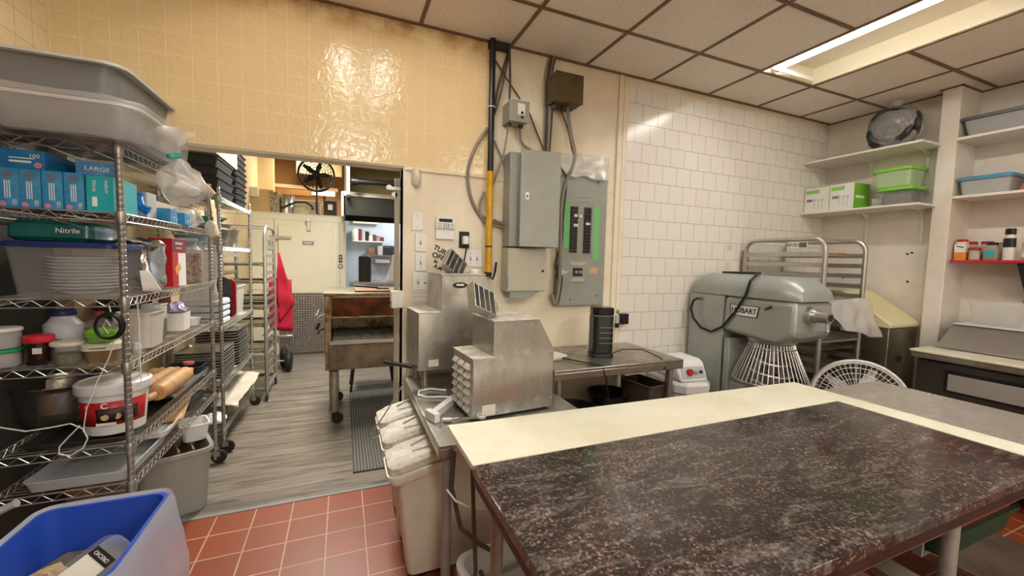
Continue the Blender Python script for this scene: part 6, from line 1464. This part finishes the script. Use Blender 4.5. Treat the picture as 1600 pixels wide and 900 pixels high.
g = G(); g.box(-.06, .06, -.08, .08, 0, .14); solo('brown_tin', g, M_woodd, 'small brown tin at the left of the upper brown kitchen shelf', 'tin', (xa+.07, yk-.11, zk+.001))
g = G(); g.tub(.22, .14, .24, .16, .18, .004, .02); solo('clear_box', g, M_frost, 'frosted box on the upper brown kitchen shelf', 'container', (xa+.30, yk-.11, zk+.001))
g = G(); g.box(-.15, .15, -.08, .08, 0, .16); g.box(-.15, .15, -.08, .08, .165, .19); solo('black_box', g, M_blackm, 'black box with grey lid at the right of the upper brown kitchen shelf', 'box', (xb-.02, yk-.11, zk+.001))
s_, xa, xb, zk = ksh((583, 410), (612, 412), mat('red_brown_shelf', '#7a3a34', .6), 'lower reddish shelf on the pale kitchen wall')
g = G(); g.slab((xb-xa)*.8, .12, .07, .03); rumple(g.bm, .01, 14); solo('clear_packets', g, M_frost, 'row of clear packets on the lower reddish kitchen shelf', 'packets', ((xa+xb)/2, yk-.10, zk+.001))
p = at(560, 345, 'y', yk-.05); g = G(); g.box(-.25, .22, -.03, .03, -.05, .06); solo('wall_duct', g, M_cream, 'white horizontal box on the kitchen wall under the hood', 'duct', (p.x+.15, yk-.04, p.z))
# kitchen counter with toaster
p = at(540, 441, 'y', 7.0)
t = thing('kitchen_counter', 'kitchen counter behind the oven at the doorway right', 'counter', (p.x+1.0, 7.4, 0)); zt2 = p.z
g = G(); g.box(-.95, .95, -.4, .4, zt2-.04, zt2); obj('top', g, M_steeld, t); g = G(); g.box(-.93, .93, -.38, .38, 0, zt2-.04); obj('cabinet', g, M_grey, t)
p = at(570, 430, 'y', 7.2); t = thing('black_appliance', 'black upright appliance on the kitchen counter', 'appliance', (p.x, 7.2, zt2+.001))
g = G(); g.slab(.20, .16, .42, .04, ch=.01); obj('body', g, M_black, t); g = G(); g.slab(.13, .10, .02, .03, .421); obj('lid', g, M_lgrey, t)
# ---------------------------------------------------------------- conveyor oven on casters
t = thing('pizza_oven', 'burnt-looking conveyor pizza oven on legs beyond the doorway', 'oven', (.40, 4.0, 0))
oc = .40; a, b = -.155-oc, .95-oc
g = G(); g.prism([(a, .52), (a, 1.21), (a+.05, 1.21), (a+.05, .66), (b-.05, .66), (b-.05, 1.21), (b, 1.21), (b, .52)], 'y', 0, .75); g.box(a, b, .72, .75, .52, 1.21); g.box(a+.05, b-.05, 0, .03, 1.0, 1.21); g.box(a+.05, b-.05, .03, .72, 1.03, 1.21); obj('housing', g, M_oven, t, .004)
g = G(); g.box(a-.015, b+.015, -.015, .77, 1.211, 1.235); obj('top_plate', g, steelmat('oven_top_steel', '#9b9484', .35, '#6c5a3e', None, 6), t, .004)
g = G(); g.box(a+.06, b-.06, -.012, -.001, 1.02, 1.19); obj('window_panel', g, mat('burnt_panel', '#6b3512', .3, .6, col2='#2b140b', vs=7), t, .01)
g = G(); g.box(a+.052, b-.052, .02, .7, .665, .675); obj('oven_floor', g, M_blackm, t)
g = G()
for k in range(16): g.tube([(a+.06, -.03+.045*k, .80), (b-.06, -.03+.045*k, .80)], .004, 5)
for k in range(9): x = a+.07+k*.115; g.tube([(x, -.03, .806), (x, .68, .806)], .004, 5)
obj('conveyor_belt', g, M_chromed, t)
g = G(); g.box(a+.035, b-.05, -.05, -.03, .765, .80); obj('belt_front_rail', g, M_alu, t, .003)
g = G(); g.box(a+.03, b, -.028, -.002, .53, .76); obj('lower_panel', g, steelmat('oven_panel_steel', '#8f8878', .4, '#5a4d3c', None, 4), t, .003)
for z_, k in ((1.03, 0), (.90, 1)):
    g = G(); g.tube([(a-.002, .10, z_), (a-.05, .09, z_-.02), (a-.065, .08, z_-.05)], .008, 6); g.cyl((a-.075, .075, z_-.01), (a-.05, .085, z_+.05), .014); obj('handle', g, M_black if k else M_chrome, t)
for x in (a+.07, b-.07):
    for y in (.06, .69):
        g = G(); g.cyl((x, y, .12), (x, y, .5), .040, .040, 20); g.cyl((x, y, .12), (x, y, .15), .045, .045, 20); lg = obj('leg', g, M_steeld, t)
        g = G(); g.box(x-.02, x+.02, y-.02, y+.02, .06, .12); g.lathe([(.045, -.018), (.052, -.01), (.052, .01), (.045, .018)], (x+.03, y, .052), 20, 'y'); obj('caster', g, M_blackm, lg)
g = G(); g.box(-.28, .30, -.2, .2, 0, .018); solo('cutting_board', g, M_woodd, 'brown wooden peel lying on top of the oven', 'board', (.38, 4.25, 1.236), bev=.004)
g = G(); g.cyl((-.12, 0, .03), (.10, -.03, .012), .011); g.box(.08, .2, -.07, .02, .004, .008); solo('spatula', g, M_black, 'black handled spatula on the wooden peel', 'utensil', (.22, 4.25, 1.256))
# low table behind oven, stool legs
t = thing('low_stool', 'dark metal stool with splayed legs under the oven', 'stool', (.30, 5.1, 0))
g = G(); g.box(-.20, .25, -.18, .18, .40, .43); obj('seat', g, M_blackm, t)
for x, y in ((-.18, -.15), (.22, -.15), (-.18, .15), (.22, .15)): g = G(); g.tube([(x, y, .40), (x*1.25, y*1.2, 0)], .014, 7); obj('leg', g, M_blackm, t)
o = solo('floor_mat', G().box(-.30, .30, -1.05, 1.05, 0, .012), M_mat, 'dark ribbed rubber mat on the wood floor beside the bins', 'mat', (.36, 4.10, .0005), bev=.004)
g = G(); g.box(-1.4, 3.2, 2.812, 2.840, -.001, .004); struct('trim_6', g, M_grey)
